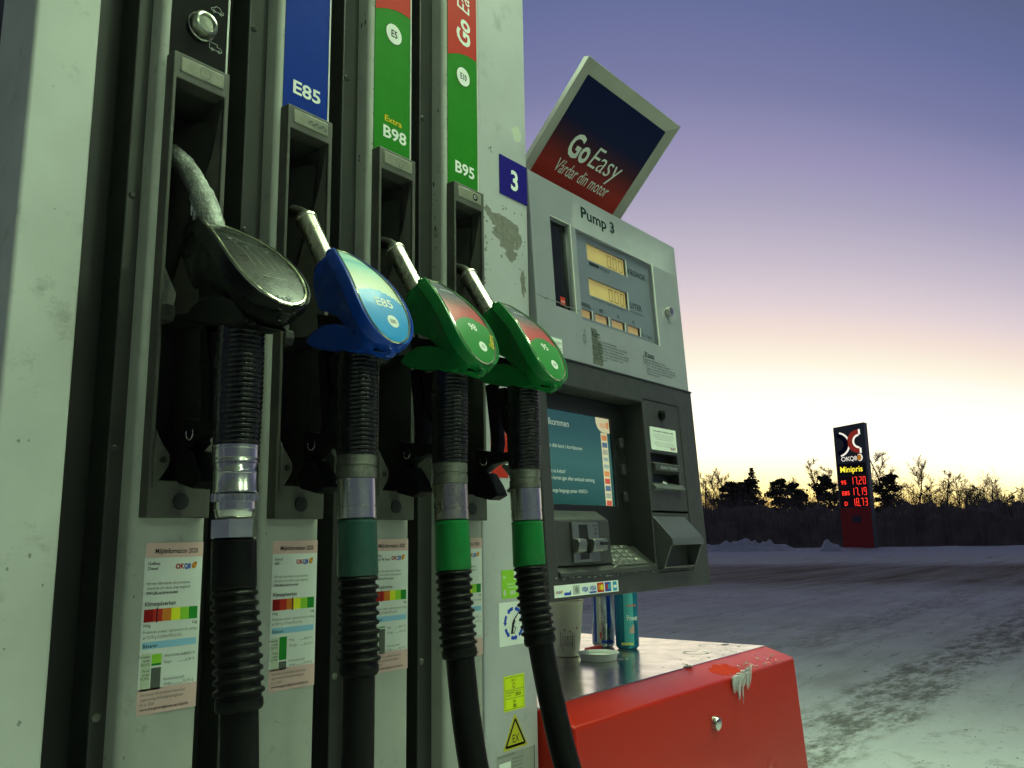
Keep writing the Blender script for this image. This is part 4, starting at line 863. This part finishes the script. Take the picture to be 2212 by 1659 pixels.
for k in range(26): blot(pr, .012+.31*(k/26)+random.uniform(0, .01), .0335+random.uniform(-.002, .001), random.uniform(.001, .007), random.uniform(.0005, .0016), CHIP if random.random() < .5 else I_GREY, 1, 9)
blot(pr, .317, .0385, .006, .003, I_SIL, 1.2, 12); pr.build(lo_, 'chipped_paint')['kind'] = 'stuff'
# ------------------------------------------------------------------ topper sign, leaning out over the terminal
ts = thing('topper_sign', 'leaning framed advertising sign fading from navy to red, above the terminal', 'advertising sign', (1.32, .94, H+.6), local=True)
a_t = Vector((0, .728-.94, .8345-.60)); sl_ = Vector((0, .15, -.16)).normalized()     # down the face
nn_ = Vector((0, -sl_.z*-1, 0)); 
nface = sl_.cross(Vector((1, 0, 0))).normalized()
if nface.y > 0: nface = -nface
LX0, LX1, LH, FR = 1.1525-1.32, 1.4960-1.32, .335, .026
def SP(x, s, h): return Vector((x, 0, 0))+a_t+sl_*s+nface*h
def slab(x0, x1, s0, s1, h0, h1, mb, x0b=None, x1b=None):
    x0b = x0 if x0b is None else x0b; x1b = x1 if x1b is None else x1b
    mb.add([SP(x0, s0, h0), SP(x1, s0, h0), SP(x1b, s1, h0), SP(x0b, s1, h0), SP(x0, s0, h1), SP(x1, s0, h1), SP(x1b, s1, h1), SP(x0b, s1, h1)], [(0,1,2,3),(4,7,6,5),(0,4,5,1),(1,5,6,2),(2,6,7,3),(3,7,4,0)])
FRAME = mat('sign_frame', (.36, .36, .32), .4, var=.1)
mb = MB()
b_ = -.0165; SD = .021; SL = .040
mb.add([SP(LX0, 0, .0), SP(LX1, 0, .0), SP(LX1, LH, .0), SP(LX0, LH, .0), SP(LX0+SL, FR, b_), SP(LX1-SD*.75, FR, b_), SP(LX1-SD*.75, LH-FR, b_), SP(LX0+SL, LH-FR, b_),
        SP(LX0+.012, .004, -.022), SP(LX1-.002, .004, -.022), SP(LX1-.002, LH, -.022), SP(LX0+.012, LH, -.022)],
       [(0,1,5,4),(1,2,6,5),(2,3,7,6),(3,0,4,7),(0,8,9,1),(1,9,10,2),(2,10,11,3),(3,11,8,0),(8,11,10,9)])
obj('frame', mb, FRAME, ts, bevel=.0015)
zt = SP(0, FR, 0).z; zb = SP(0, LH*.70, 0).z
FACE = gradient('sign_fade', [(0, (.30, .022, .016)), (.26, (.27, .022, .018)), (.52, (.05, .014, .024)), (.70, (.006, .009, .045)), (1, (.004, .008, .050))], 2, zb, zt, .45, 0); FACE.node_tree.nodes['Principled BSDF'].inputs['Specular IOR Level'].default_value = .06
mb = MB(); slab(LX0+SL-.001, LX1-SD*.75+.001, FR-.001, LH-FR+.001, b_-.004, b_+.0012, mb); fc = obj('sign_face', mb, FACE, ts, smooth=0)
pr = Print(SP(LX0, 0, b_+.0013), (1, 0, 0), -sl_, nface)
SW = ink('sign_white', (.62, .64, .60))
pr.text(.093, -.164, .064, 'Go', SW, bold=.028, w=.068); pr.text(.164, -.164, .064, 'Easy', SW, shear=.2, bold=-.006, w=.112); pr.text(.088, -.202, .038, 'Vårdar din motor', SW, shear=.18, w=.186); pr.build(fc)
mb = MB(); mb.box(-.11, .12, -.02, .16, -.0, .075); obj('mount', mb, TGREY, ts)

# ------------------------------------------------------------------ red service cabinet
cab = thing('service_cabinet', 'red steel forecourt cabinet with sloping front lip and bare metal worktop', 'cabinet', (1.49, .95, .14))
X0, X1 = 1.0605, 1.927
mb = MB(); mb.prism([(.799, H-.2520), (.737, H-.2715), (.690, .145), (1.34, .145), (1.34, H-.2520)], X0, X1, 'x'); bdy = obj('cabinet_body', mb, RED, cab, bevel=.004, seg=3)
mb = MB(); mb.box(X0+.001, X1-.0035, .8015, 1.337, H-.256, H-.2498); wt = obj('worktop', mb, TOPSTEEL, cab, bevel=.001, label='bare stainless steel worktop')
pr = Print((0, 0, H-.2496), (1, 0, 0), (0, 1, 0), (0, 0, 1)); random.seed(21); ST = ink('worktop_stain', (.10, .10, .095), .5)
pr.ring(1.735, .880, .024, .028, ink('cup_ring', (.30, .31, .28), .5), 1, 20, 350, 40); pr.ring(1.86, .90, .030, .031, ST, 1, 0, 200, 30); blot(pr, 1.895, .885, .014, .006, ST, 1.3); blot(pr, 1.55, .803, .014, .008, ST, 1.3)
for k in range(30): blot(pr, random.uniform(1.5, 1.9), random.uniform(.81, .9), random.uniform(.001, .008), random.uniform(.0008, .003), ink('light_stain', (.34, .34, .31), .5), 1.1, 9)
pr.build(wt, 'stains')['kind'] = 'stuff'
nf = Vector((0, -1, -.079)).normalized()
yl = lambda z: .737-(.047/(.8785-.145))*(.8785-(z))     # front face depth at height z
zl = H-.338
mb = MB(); mb.lathe((1.5005, yl(zl)-.0005, zl), [(0, .0135), (.004, .0135), (.010, .0115), (.0125, .007), (.0128, .001)], nf, 24); obj('lock', mb, CHROME, cab)
mb = MB(); mb.box(1.0625, 1.078, .7145, .72, H-.345, H-.340); obj('hinge_pin', mb, BLACK, cab)
# ice frozen over the lip
random.seed(13); mb = MB()
for k in range(26):
    t = (k % 13)/12; xx = 1.592+.080*t+random.uniform(-.003, .003); L_ = (.014+.020*random.random()+(.034*random.random() if .18 < t < .5 else 0)+(.012*random.random() if t > .6 else 0)); zt_ = H-.2705+.012*t*random.random()
    if k == 7: L_ = .070
    y_ = yl(zt_)-.003-random.uniform(0, .005)
    n_ = 6; mb.sweep([(xx+random.uniform(-.0008, .0008), y_+.0015*q/n_, zt_-L_*q/n_) for q in range(n_+1)], [max(.0004, .0036*(1-q/n_)**.7*(1+.35*random.random())) for q in range(n_+1)], 7)
ic = tag(obj('ice_drip', mb, ICE, smooth=60), 'frozen run of icicles hanging over the red cabinet lip', 'icicles')
lip = lambda y: H-.2520-(.799-y)*(.0195/.062)
ln_ = Vector((0, -.0195, .062)).normalized()
pr = Print((0, .799, H-.2520), (1, 0, 0), (0, .062, .0195), ln_); pr.v = Vector((0, .062, .0195)).normalized()
for a_, b_2, rx, ry in ((1.622, -.030, .036, .018), (1.640, -.040, .034, .014), (1.606, -.044, .022, .012), (1.655, -.052, .020, .010)): blot(pr, a_, b_2, rx, ry, mat('frosted_red', (.50, .032, .014), .85, spec=.08, var=.15, vscale=60), 1+.1*random.random(), 40)
pr.build(cab, 'frosted_patch')
mb = MB()
for k in range(22):
    a_ = random.uniform(1.68, 1.90); b_2 = random.uniform(.741, .775); r = random.uniform(.0018, .0048); mb.lathe((a_, b_2, lip(b_2)-.0003), [(0, r), (.0012, r*.9), (.0024, r*.5), (.0027, .0002)], (0, -.3, .95), 10)
fd = obj('frozen_drops', mb, mat('clear_ice', (.9, .9, .92), .05, trans=.8, ior=1.31), cab, smooth=60); fd['kind'] = 'stuff'

# ------------------------------------------------------------------ things left on the worktop
ZW = H-.2496
def lathe_thing(name, label, cat, c, parts):
    t = thing(name, label, cat, (c[0], c[1], ZW))
    for pn, prof, mt in parts:
        mb = MB(); mb.lathe((c[0], c[1], ZW), prof, (0, 0, 1), 36); obj(pn, mb, mt, t, smooth=40)
    return t
CUP = mat('paper_cup', (.84, .78, .62), .55, var=.08)
cc = (1.5480, 1.090)
t = lathe_thing('paper_cup', 'cream paper cup with a printed stamp under the terminal', 'cup', cc, [('cup_wall', [(.0005, .0270), (.003, .0285), (.006, .0275), (.112, .0385), (.113, .0405), (.1155, .0410), (.117, .0400), (.116, .0375), (.01, .027)], CUP)])
def wrap(center, rad, ang0, z0):          # maps print coordinates onto a cylinder
    def P(a, b, lay):
        z = b; r = rad(z)+.00025*lay; q = ang0+a/r; return Vector((center[0]+r*math.cos(q), center[1]+r*math.sin(q), z0+z))
    return P
to_cam = lambda c: math.atan2(-c[1], -c[0])
pr = Print((0, 0, 0), U, V, NN); pr.P = wrap(cc, lambda z: .0272+.0105*z/.106, to_cam(cc), ZW)
BRN = ink('stamp_brown', (.09, .07, .04))
for a0, b0, a1, b1 in ((-.013, .022, .013, .052), (-.008, .016, .017, .046)): pr.line([(a0, b0), (a1, b0), (a1, b1), (a0, b1), (a0, b0)], .0009, BRN)
for k, s_ in enumerate(('ÅTERVINN', 'KAFFE & TE', 'pappersmugg', 'TACK')): pr.text(.0045, .040-.0055*k, .0052, s_, BRN, align='c', w=.019)
pr.poly([(-.006, .055), (-.002, .055), (-.004, .059)], BRN); pr.poly([(.006, .052), (.010, .052), (.008, .056)], BRN); pr.poly([(.024, .056), (.027, .058), (.026, .064), (.0235, .062)], I_R); pr.build(t)
def can(c, rad, h, body, label, draw):
    t = lathe_thing('drink_can', label, 'drink can', c, [('can_body', [(.0005, rad*.80), (.0015, rad*.84), (.007, rad), (h-.014, rad), (h-.004, rad*.86), (h-.0035, rad*.83)], body), ('can_lid', [(h-.0036, rad*.82), (h-.0005, rad*.85), (h, rad*.86), (h, rad*.82), (h-.004, rad*.79), (h-.0042, .001)], CHROME)])
    pr = Print((0, 0, 0), U, V, NN); pr.P = wrap(c, lambda z: rad+.0002, to_cam(c), ZW); draw(pr); pr.build(t)
def d1(pr):
    for a, w_, mt in ((-.022, .005, I_BR), (-.0150, .004, I_SIL), (.010, .010, I_BR)): 
        for q in range(6): pr.rect(a+w_*q/6, .045 if a > 0 else .012, a+w_*(q+1)/6, .132, mt)
    for q in range(10): pr.rect(-.004+.003*q, .010, -.001+.003*q, .0155, I_BR)
    for k in range(12): pr.text(-.010, .020+.0065*k, .004, ('energidryck', 'taurin koffein', 'smak')[k % 3], I_MID, 2, w=.010, rot=0)
    pr.rect(-.008, .020, -.005, .034, I_R, 3)
can((1.7230, 1.108), .0262, .168, mat('can_silver', (.50, .52, .58), .25, .8, var=.1), 'tall silver and blue energy drink can beside the paper cup', d1)
def d2(pr):
    for q in range(8): pr.rect(-.006+.0028*q, .010, -.0032+.0028*q, .135, ink('can_aqua', (.10, .44, .48), .3))
    pr.text(.001, .094, .0100, 'sugarfree', ink('can_pink', (.66, .18, .12)), 2, bold=.02, w=.024); pr.text(.000, .064, .0165, 'Power', I_W, 2, bold=.02, w=.030)
    for k in range(5): pr.rect(.006+.0022*k, .036, .0085+.0022*k, .046+.0022*k, ink('can_rose', (.62, .40, .34)), 2)
    for k in range(8): pr.rect(-.014+.0034*k, .010, -.0106+.0034*k, .016, I_LY if k % 2 else I_PALE, 3)
can((1.7170, 1.040), .0265, .168, mat('can_teal', (.012, .22, .34), .25, .5, var=.1), 'tall turquoise energy drink can, rightmost on the cabinet worktop', d2)
cl = (1.5330, 1.000)
t = lathe_thing('cup_lid', 'white plastic cup lid lying upside down on the worktop', 'cup lid', cl, [('lid', [(.0004, .0365), (.001, .0370), (.012, .0400), (.0130, .0425), (.0150, .0430), (.0155, .0415), (.0140, .0390), (.0080, .0360), (.0075, .001)], mat('lid_white', (.74, .76, .72), .35))])
mb = MB(); mb.box(1.605, 1.665, 1.075, 1.083, ZW, ZW+.011); tag(obj('stir_stick', mb, mat('red_plastic', (.42, .03, .04), .4), bevel=.001), 'small red plastic strip behind the cup lid', 'litter')

# ------------------------------------------------------------------ price sign across the forecourt
ps = thing('price_sign', 'tall dark and red fuel price pylon with glowing red numbers beyond the forecourt', 'price sign', (62.07, 19.60, 0), local=True)
ps.rotation_euler = (0, 0, math.atan2(-.995, -.104))
PW, PTH = 2.23, .62
SG = mat('pylon_grey', (.13, .14, .135), .45, var=.1, vscale=2)
mb = MB(); mb.add([(0,0,2.9),(PW,0,2.9),(PW,PTH,2.9),(0,PTH,2.9),(0,0,8.68),(PW,0,8.86),(PW,PTH,8.86),(0,PTH,8.68)], [(0,3,2,1),(4,5,6,7),(0,1,5,4),(1,2,6,5),(2,3,7,6),(3,0,4,7)])
pt = obj('sign_box', mb, SG, ps, bevel=.02)
mb = MB(); mb.box(.02, PW-.02, .012, PTH-.012, -.1, 2.9); pb_ = obj('sign_base', mb, mat('pylon_red', (.42, .022, .014), .4, var=.15, vscale=2), ps)
mb = MB(); mb.box(PW-.02, PW+.001, .0, PTH, -.1, 2.9); obj('edge_profile', mb, SG, pb_)
def emi(name, col, e): return mat('glow_'+name, (.02, .02, .02), .5, emit=col, estr=e)
E_W = emi('white', (1, .96, .82), 1.0); E_Y = emi('yellow', (1, .86, .05), 1.25); E_R = emi('red', (1, .035, .02), 1.6); E_O = emi('orange', (.55, .22, .03), .7)
pr = Print((0, -.004, 0), U, V, NN); PRD = emi('panel_red', (.36, .03, .015), .55); PNV = ink('pylon_navy', (.02, .02, .06))
def P3(a, b, lay): return Vector((a, -.004-.004*lay, b))
pr.P = P3
pr.ring(.22, 7.42, .47, .80, PNV, 2, -90, 90); pr.ring(.25, 7.42, .78, .90, E_W, 1, -78, 78)
pr.ring(1.80, 7.55, .50, .84, PRD, 2, 90, 270); pr.ring(1.84, 7.55, .38, .51, E_W, 1, 95, 265); pr.rect(1.80, 8.02, 1.93, 8.40, E_W, 1); pr.rect(1.80, 6.70, 1.93, 7.08, E_W, 1)
pr.text(.40, 6.20, .46, 'OK', E_W, 1, w=.66); pr.text(1.02, 6.22, .44, 'Q8', E_W, 1, w=.52); pr.disc(1.76, 6.40, .20, E_W, 1, 20, .25); pr.disc(1.72, 6.40, .16, E_O, 2, 20, .21)
pr.build(pt, 'logo')
mb = MB(); mb.box(.10, PW-.12, -.012, .05, 5.20, 6.02); m1 = obj('text_panel', mb, mat('led_black', (.008, .008, .008), .4), pt)
pr = Print((0, 0, 0), U, V, NN); pr.P = lambda a, b, lay: Vector((a, -.012-.004*lay, b)); pr.text(.26, 5.42, .58, 'Minipris', E_Y, 1, bold=.012, w=1.62); pr.build(m1, 'lettering')
def digit(pr, ch, a, b, w, h, mt):
    S = {'0': 'abcdef', '1': 'bc', '2': 'abged', '3': 'abgcd', '5': 'afgcd', '7': 'abc', '8': 'abcdefg', '9': 'abcdfg'}[ch]; t = w*.26
    L = {'a': ((0, h), (w, h)), 'b': ((w, h), (w, h/2)), 'c': ((w, h/2), (w, 0)), 'd': ((0, 0), (w, 0)), 'e': ((0, 0), (0, h/2)), 'f': ((0, h/2), (0, h)), 'g': ((0, h/2), (w, h/2))}
    for s_ in S: pr.line([(a+L[s_][0][0], b+L[s_][0][1]), (a+L[s_][1][0], b+L[s_][1][1])], t, mt, 1)
for z0, nm, pv in ((4.46, '95', '1720'), (3.70, 'E85', '1719'), (2.96, 'D', '1873')):
    mb = MB(); mb.box(.10, PW-.12, -.012, .05, z0-.02, z0+.70); m1 = obj('price_panel', mb, mat('led_dark_red', (.05, .008, .008), .4), pt)
    pr = Print((0, 0, 0), U, V, NN); pr.P = lambda a, b, lay: Vector((a, -.012-.004*lay, b))
    pr.text(.26 if nm != 'D' else .38, z0+.10, .40, nm, E_R, 1, bold=.015, w={'95': .38, 'E85': .56, 'D': .24}[nm])
    for q, ch in enumerate(pv): digit(pr, ch, .98+.275*q+(.05 if q > 1 else 0), z0+.08, .15, .50, E_R)
    pr.disc(.98+.275*2-.035, z0+.07, .04, E_R, 1, 8); pr.build(m1, 'digits')
mb = MB(); mb.box(.85, 1.45, -.01, .03, 1.85, 2.35); obj('small_panel', mb, mat('pylon_panel', (.06, .05, .07), .5), pb_)

# ------------------------------------------------------------------ trees beyond the forecourt
BARK = mat('dark_bark', (.20, .16, .12), .9, var=.3, vscale=3); TWIG = mat('twig', (.28, .21, .15), .9); NEEDLE = mat('pine_needles', (.085, .085, .05), .8, var=.4, vscale=1.5)  # tree colours raised to stand in for haze against the backlight
def tube3(mb, pts, radii, seg=3):
    mb.sweep(pts, radii, seg, caps=False)
def bare_mesh(seed, spread=1.0, lean=0):
    rnd = random.Random(seed); tk, cw = MB(), MB()
    def grow(p, d, L, r, lev):
        pts = [p]; q = p.copy(); dd = d.copy(); n = 4 if lev < 2 else 3
        for k in range(n):
            dd = (dd+Vector((rnd.gauss(0, .13), rnd.gauss(0, .13), rnd.gauss(0, .08)+(.05 if lev < 3 else -.06)))).normalized(); q = q+dd*(L/n); pts.append(q.copy())
        tube3(tk if lev < 2 else cw, pts, [r*(1-.75*k/n) for k in range(n+1)], 5 if lev == 0 else 3)
        return pts, dd
    trunk, _ = grow(Vector((0, 0, -.3)), Vector((lean, rnd.gauss(0, .04), 1)).normalized(), 9.2, .16, 0)
    for k in range(17):
        t = .22+.74*k/16; i = min(3, int(t*4)); p = trunk[i].lerp(trunk[i+1], t*4-i); a = k*2.4+rnd.random(); el_ = rnd.uniform(.5, 1.1)
        L = (3.0*(1-.62*t))*rnd.uniform(.7, 1.15)*spread
        lp, dd = grow(p, Vector((math.cos(a)*math.cos(el_), math.sin(a)*math.cos(el_), math.sin(el_))), L, .055*(1.1-t*.7), 1)
        for j in range(8):
            f = .3+.7*j/7; ii = min(3, int(f*4*.999)); pp = lp[ii].lerp(lp[ii+1], f*4-ii if f*4-ii <= 1 else 1); b = rnd.uniform(0, 6.28)
            d2_ = (dd+Vector((math.cos(b), math.sin(b), rnd.uniform(-.1, .6)))*.8).normalized()
            sp, d3 = grow(pp, d2_, L*rnd.uniform(.32, .55), .030, 2)
            for q in range(9):
                pq = sp[1].lerp(sp[3], q/8); c = rnd.uniform(0, 6.28)
                grow(pq, (d3+Vector((math.cos(c), math.sin(c), rnd.uniform(-.5, .5)))*.9).normalized(), L*rnd.uniform(.16, .34), .019, 3)
    return tk, cw
def needle_clump(mb, c, r, n, rnd, flat=.6):
    for k in range(n):
        while True:
            v = Vector((rnd.uniform(-1, 1), rnd.uniform(-1, 1), rnd.uniform(-1, 1)))
            if .25 < v.length < 1: break
        p = c+Vector((v.x*r, v.y*r, v.z*r*flat)); s = rnd.uniform(.07, .16)
        a = Vector((rnd.gauss(0, 1), rnd.gauss(0, 1), rnd.gauss(0, 1))).normalized()*s; b = a.cross(Vector((rnd.gauss(0, 1), rnd.gauss(0, 1), rnd.gauss(0, 1)))).normalized()*s*.7
        mb.add([p-a, p+b, p+a, p-b], [(0, 1, 2, 3)])
def pine_mesh(seed, wide=1.0, low=.3):
    rnd = random.Random(seed); tk, cw = MB(), MB(); h = 7.0
    pts = [Vector((rnd.gauss(0, .05)*k, rnd.gauss(0, .05)*k, -.3+(h-.3)*k/6)) for k in range(7)]
    tube3(tk, pts, [.17*(1-.8*k/6) for k in range(7)], 6)
    n = 20
    for k in range(n):
        t = low+(1-low)*k/(n-1); i = min(5, int(t*6*.999)); p = pts[i].lerp(pts[i+1], t*6-i); a = k*2.4+rnd.random()*.8
        L = (1.75*(1-t)**.6*(.55+.45*min(1, (t-low)/.2+.3))+.15)*wide*rnd.uniform(.7, 1.2)
        e = p+Vector((math.cos(a)*L, math.sin(a)*L, rnd.uniform(-.1, .35)*L))
        tube3(tk, [p, p.lerp(e, .5)+Vector((0, 0, -.05)), e], [.04, .028, .012])
        for f, rr in ((.5, .38), (.85, .50), (1.05, .36)):
            needle_clump(cw, p.lerp(e, f)+Vector((rnd.gauss(0, .1), rnd.gauss(0, .1), .08)), rr*rnd.uniform(.9, 1.55)*(1 if L > .5 else .75), 60, rnd)
    needle_clump(cw, pts[-1]+Vector((0, 0, .05)), .42, 70, rnd, .9)
    return tk, cw
def spruce_mesh(seed):
    rnd = random.Random(seed); tk, cw = MB(), MB(); h = 8.0
    tube3(tk, [Vector((0, 0, -.3)), Vector((0, 0, h*.6)), Vector((0, 0, h))], [.15, .07, .015], 6)
    for k in range(34):
        t = .12+.86*k/33; L = (1.9*(1-t)+.10)*rnd.uniform(.7, 1.1)
        for q in range(5):
            a = k*1.1+q*1.257+rnd.random()*.4; p = Vector((0, 0, h*t)); e = p+Vector((math.cos(a)*L, math.sin(a)*L, -.22*L)); tube3(tk, [p, e], [.02, .006])
            for f in (.45, .75, 1.0): needle_clump(cw, p.lerp(e, f), .22*(1.25-t), 6, rnd, .5)
    return tk, cw
PROTO = {}
def proto(key, fn):
    if key not in PROTO:
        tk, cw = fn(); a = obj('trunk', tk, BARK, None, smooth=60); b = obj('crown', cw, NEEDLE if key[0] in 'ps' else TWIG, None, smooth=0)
        PROTO[key] = (a.data, b.data); bpy.data.objects.remove(a); bpy.data.objects.remove(b)
    return PROTO[key]
def tree(kind, key, x, y, h, h0, label, rz, sxy=1.0, group=None):
    tk, cw = PROTO[key]; cat = 'tree'; t = thing(kind, label, cat, (x, y, 0), group, local=True); t.rotation_euler = (0, 0, rz); s = h/h0; t.scale = (s*sxy, s*sxy, s)
    for nme, me in (('trunk', tk), ('crown', cw)):
        o = bpy.data.objects.new(nme, me); COL.objects.link(o); o.parent = t
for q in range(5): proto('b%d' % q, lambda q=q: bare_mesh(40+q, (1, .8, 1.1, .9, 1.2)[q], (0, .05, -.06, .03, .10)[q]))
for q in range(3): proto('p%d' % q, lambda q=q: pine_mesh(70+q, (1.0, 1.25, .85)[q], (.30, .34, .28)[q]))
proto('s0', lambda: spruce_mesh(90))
BARE_T = [(82.8, 40.2, 7.82, 'slender bare tree nearest the payment terminal on the skyline'), (85.9, 40.5, 7.75, 'second bare tree from the payment terminal on the skyline'), (84.6, 38.7, 7.37, 'bare tree just left of the wide dark pine'),
  (89.0, 30.4, 8.9, 'tall spreading bare tree just left of the price sign'), (90.5, 28.9, 7.95, 'bare tree partly hidden behind the price sign'), (90.9, 23.8, 10.1, 'tallest bare tree, just right of the price sign'),
  (89.6, 21.1, 7.9, 'second bare tree right of the price sign'), (88.9, 19.5, 5.48, 'thin short bare tree in the gap right of the price sign'), (90.2, 18.2, 7.0, 'leaning bare tree midway between price sign and right edge'),
  (92.3, 17.7, 6.6, 'upright bare tree close behind the leaning one'), (90.4, 16.8, 5.8, 'smaller bare tree right of the leaning pair'), (91.7, 15.4, 6.1, 'lone forked bare tree towards the right edge'),
  (91.0, 13.8, 4.6, 'low bare tree in the row near the right edge'), (93.1, 13.2, 4.5, 'short twiggy bare tree second from the right edge'), (94.2, 12.4, 5.3, 'bare tree cut by the right edge of the photo')]
random.seed(31)
for k, (x, y, h, lb) in enumerate(BARE_T): tree('bare_tree', 'b%d' % ((k*2) % 5), x, y, h, 9.3, lb, random.uniform(0, 6.28), 1.0 if h > 6 else 1.25, 'bare trees on the skyline')
random.seed(19)
for k, (x, y, h) in enumerate(((87.5, 36.9, 6.3), (86.4, 33.2, 6.0), (88.6, 32.4, 6.6), (87.4, 26.6, 6.9), (88.3, 25.0, 7.4), (87.6, 22.6, 6.2), (90.8, 20.2, 5.6), (89.4, 17.4, 5.2), (91.5, 16.0, 5.3), (90.0, 14.6, 4.9), (92.2, 12.9, 4.9), (87.0, 39.6, 6.6))):
    tree('young_tree', 'b%d' % (k % 5), x, y, h, 9.3, 'small bare young tree standing among the skyline thicket', random.uniform(0, 6.28), 1.35, 'young trees in the thicket')
PINES = [(80.6, 35.4, 6.62, 1, 'dark pine at the left of the wide clump near the terminal'), (82.7, 35.5, 7.01, 1, 'broad dark pine beside the spire shaped spruce'), (82.1, 31.8, 6.76, 2, 'rounded pine standing alone in the gap left of the price sign'),
  (84.4, 31.2, 6.46, 0, 'pine right behind the lone rounded pine'), (82.8, 29.7, 5.68, 0, 'lower dark pine left of the price sign'), (84.5, 27.8, 7.06, 0, 'dense dark pine touching the left side of the price sign'), (49.5, -33.5, 8.5, 1, 'dark pine mirrored in the middle of the terminal screen'), (52.0, -37.5, 7.4, 0, 'smaller pine mirrored at the edge of the terminal screen'), (85.1, 22.4, 6.8, 2, 'dark layered pine touching the right side of the price sign')]
for x, y, h, q, lb in PINES: tree('pine_tree', 'p%d' % q, x, y, h, 7.0, lb, random.uniform(0, 6.28), (1.2, 1.55, 1.2)[q], 'pines on the skyline')
tree('spruce_tree', 's0', 85.8, 35.9, 8.2, 8.0, 'pointed spruce rising above the wide dark pines', .4, 1.1)
# undergrowth: one mass that nobody could count
random.seed(77); mb = MB(); DARKW = mat('thicket', (.19, .16, .14), .95, var=.4, vscale=.7)  # thicket colour raised too, haze put into the albedo
nU, nV = 420, 10; vs = []
ctr = lambda u: (math.cos(R_(-52+100*u)), math.sin(R_(-52+100*u)))
def top(u): return 4.3+.75*noise.fractal(Vector((u*66, 2, 0)), 1, 2, 4)+.9*max(0, min(1, (u-.68)*6))
for i in range(nU+1):
    u = i/nU; c, s = ctr(u)
    for j in range(nV+1):
        v = j/nV; D = 77+v*14; z = top(u)*math.sin(math.pi*min(1, max(0, v*1.0)))**.35*(.82+.25*noise.noise(Vector((u*150, v*5, 1))))
        vs.append((c*D, s*D, z-.3 if j not in (0, nV) else -.3))
mb.add(vs, [(i*(nV+1)+j, (i+1)*(nV+1)+j, (i+1)*(nV+1)+j+1, i*(nV+1)+j+1) for i in range(nU) for j in range(nV)])
for k in range(13000):
    u = random.random(); c, s = ctr(u); D = random.uniform(76.5, 90); h = top(u)*(random.uniform(.7, 1.1) if k % 14 else random.uniform(1.1, 1.55)); x, y = c*D, s*D; w = random.uniform(.012, .04)
    dx, dy = random.gauss(0, .25), random.gauss(0, .25); px, py = -s*w, c*w
    mb.add([(x-px, y-py, 0), (x+px, y+py, 0), (x+dx*.5+px*.6, y+dy*.5+py*.6, h*.6), (x+dx, y+dy, h), (x+dx*.5-px*.6, y+dy*.5-py*.6, h*.6)], [(0, 1, 2, 4), (4, 2, 3)])
    for q in range(3 if k % 14 else 12):
        z = h*random.uniform(.55, .98); a = random.gauss(0, .35); mb.add([(x+dx*z/h, y+dy*z/h, z), (x+dx*z/h+c*.01, y+dy*z/h, z+.03), (x+dx+a*-s, y+dy+a*c, z+random.uniform(.15, .5))], [(0, 1, 2)])
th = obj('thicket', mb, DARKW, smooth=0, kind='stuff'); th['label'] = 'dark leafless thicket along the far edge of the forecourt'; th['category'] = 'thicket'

# ------------------------------------------------------------------ station canopy overhead with its lamps (out of the frame, lights the pumps)
ZC = 4.25
mb = MB(); mb.box(-7, 3.1, -6.5, 3.2, ZC, ZC+.6); cn = obj('canopy', mb, mat('canopy_grey', (.36, .37, .36), .6, var=.05), kind='structure')
LMP = mat('lamp_diffuser', (.8, .8, .8), .5, emit=LAMP_COL, estr=LAMP_STR)
for x, y in ((.85, -.62), (2.6, .25), (2.4, -4.6), (-.2, -4.6), (2.6, 2.6)):
    mb = MB(); mb.box(x-.42, x+.42, y-.42, y+.42, ZC-.05, ZC-.002); fx = obj('lamp_housing', mb, TRIM, cn)
    mb = MB(); mb.box(x-.38, x+.38, y-.38, y+.38, ZC-.06, ZC-.0505); obj('lamp_diffuser', mb, LMP, fx)
for x, y in ((-3.4, 1.15),):
    mb = MB(); mb.box(x-.12, x+.12, y-.12, y+.12, .14, ZC-.001); obj('canopy_post', mb, PAINT, cn)

# ------------------------------------------------------------------ loose crumbs of snow and ice on the forecourt
random.seed(99); mb = MB()
for k in range(2600):
    d = 3.2+14*random.random()**1.6; a = R_(random.uniform(-12, 42)); x, y = d*math.cos(a), d*math.sin(a)
    if x < 2.5: continue
    r = random.uniform(.004, .013)*(1 if random.random() < .95 else 1.5); b = len(mb.v); pts = []
    for q in range(6):
        t = q*math.pi/3; pts.append((x+r*random.uniform(.6, 1.3)*math.cos(t), y+r*random.uniform(.6, 1.3)*math.sin(t), gz(x, y)-.003))
    pts.append((x+r*.3*random.uniform(-1, 1), y+r*.3*random.uniform(-1, 1), gz(x, y)+r*random.uniform(.25, .55)))
    mb.add(pts, [(q, (q+1) % 6, 6) for q in range(6)])
cr2 = obj('snow_crumbs', mb, mat('crumb_snow', (.42, .43, .44), .8, var=.4, vscale=30), smooth=0, kind='stuff')
cr2['label'] = 'loose crumbs of snow and ice scattered over the forecourt'; cr2['category'] = 'snow crumbs'
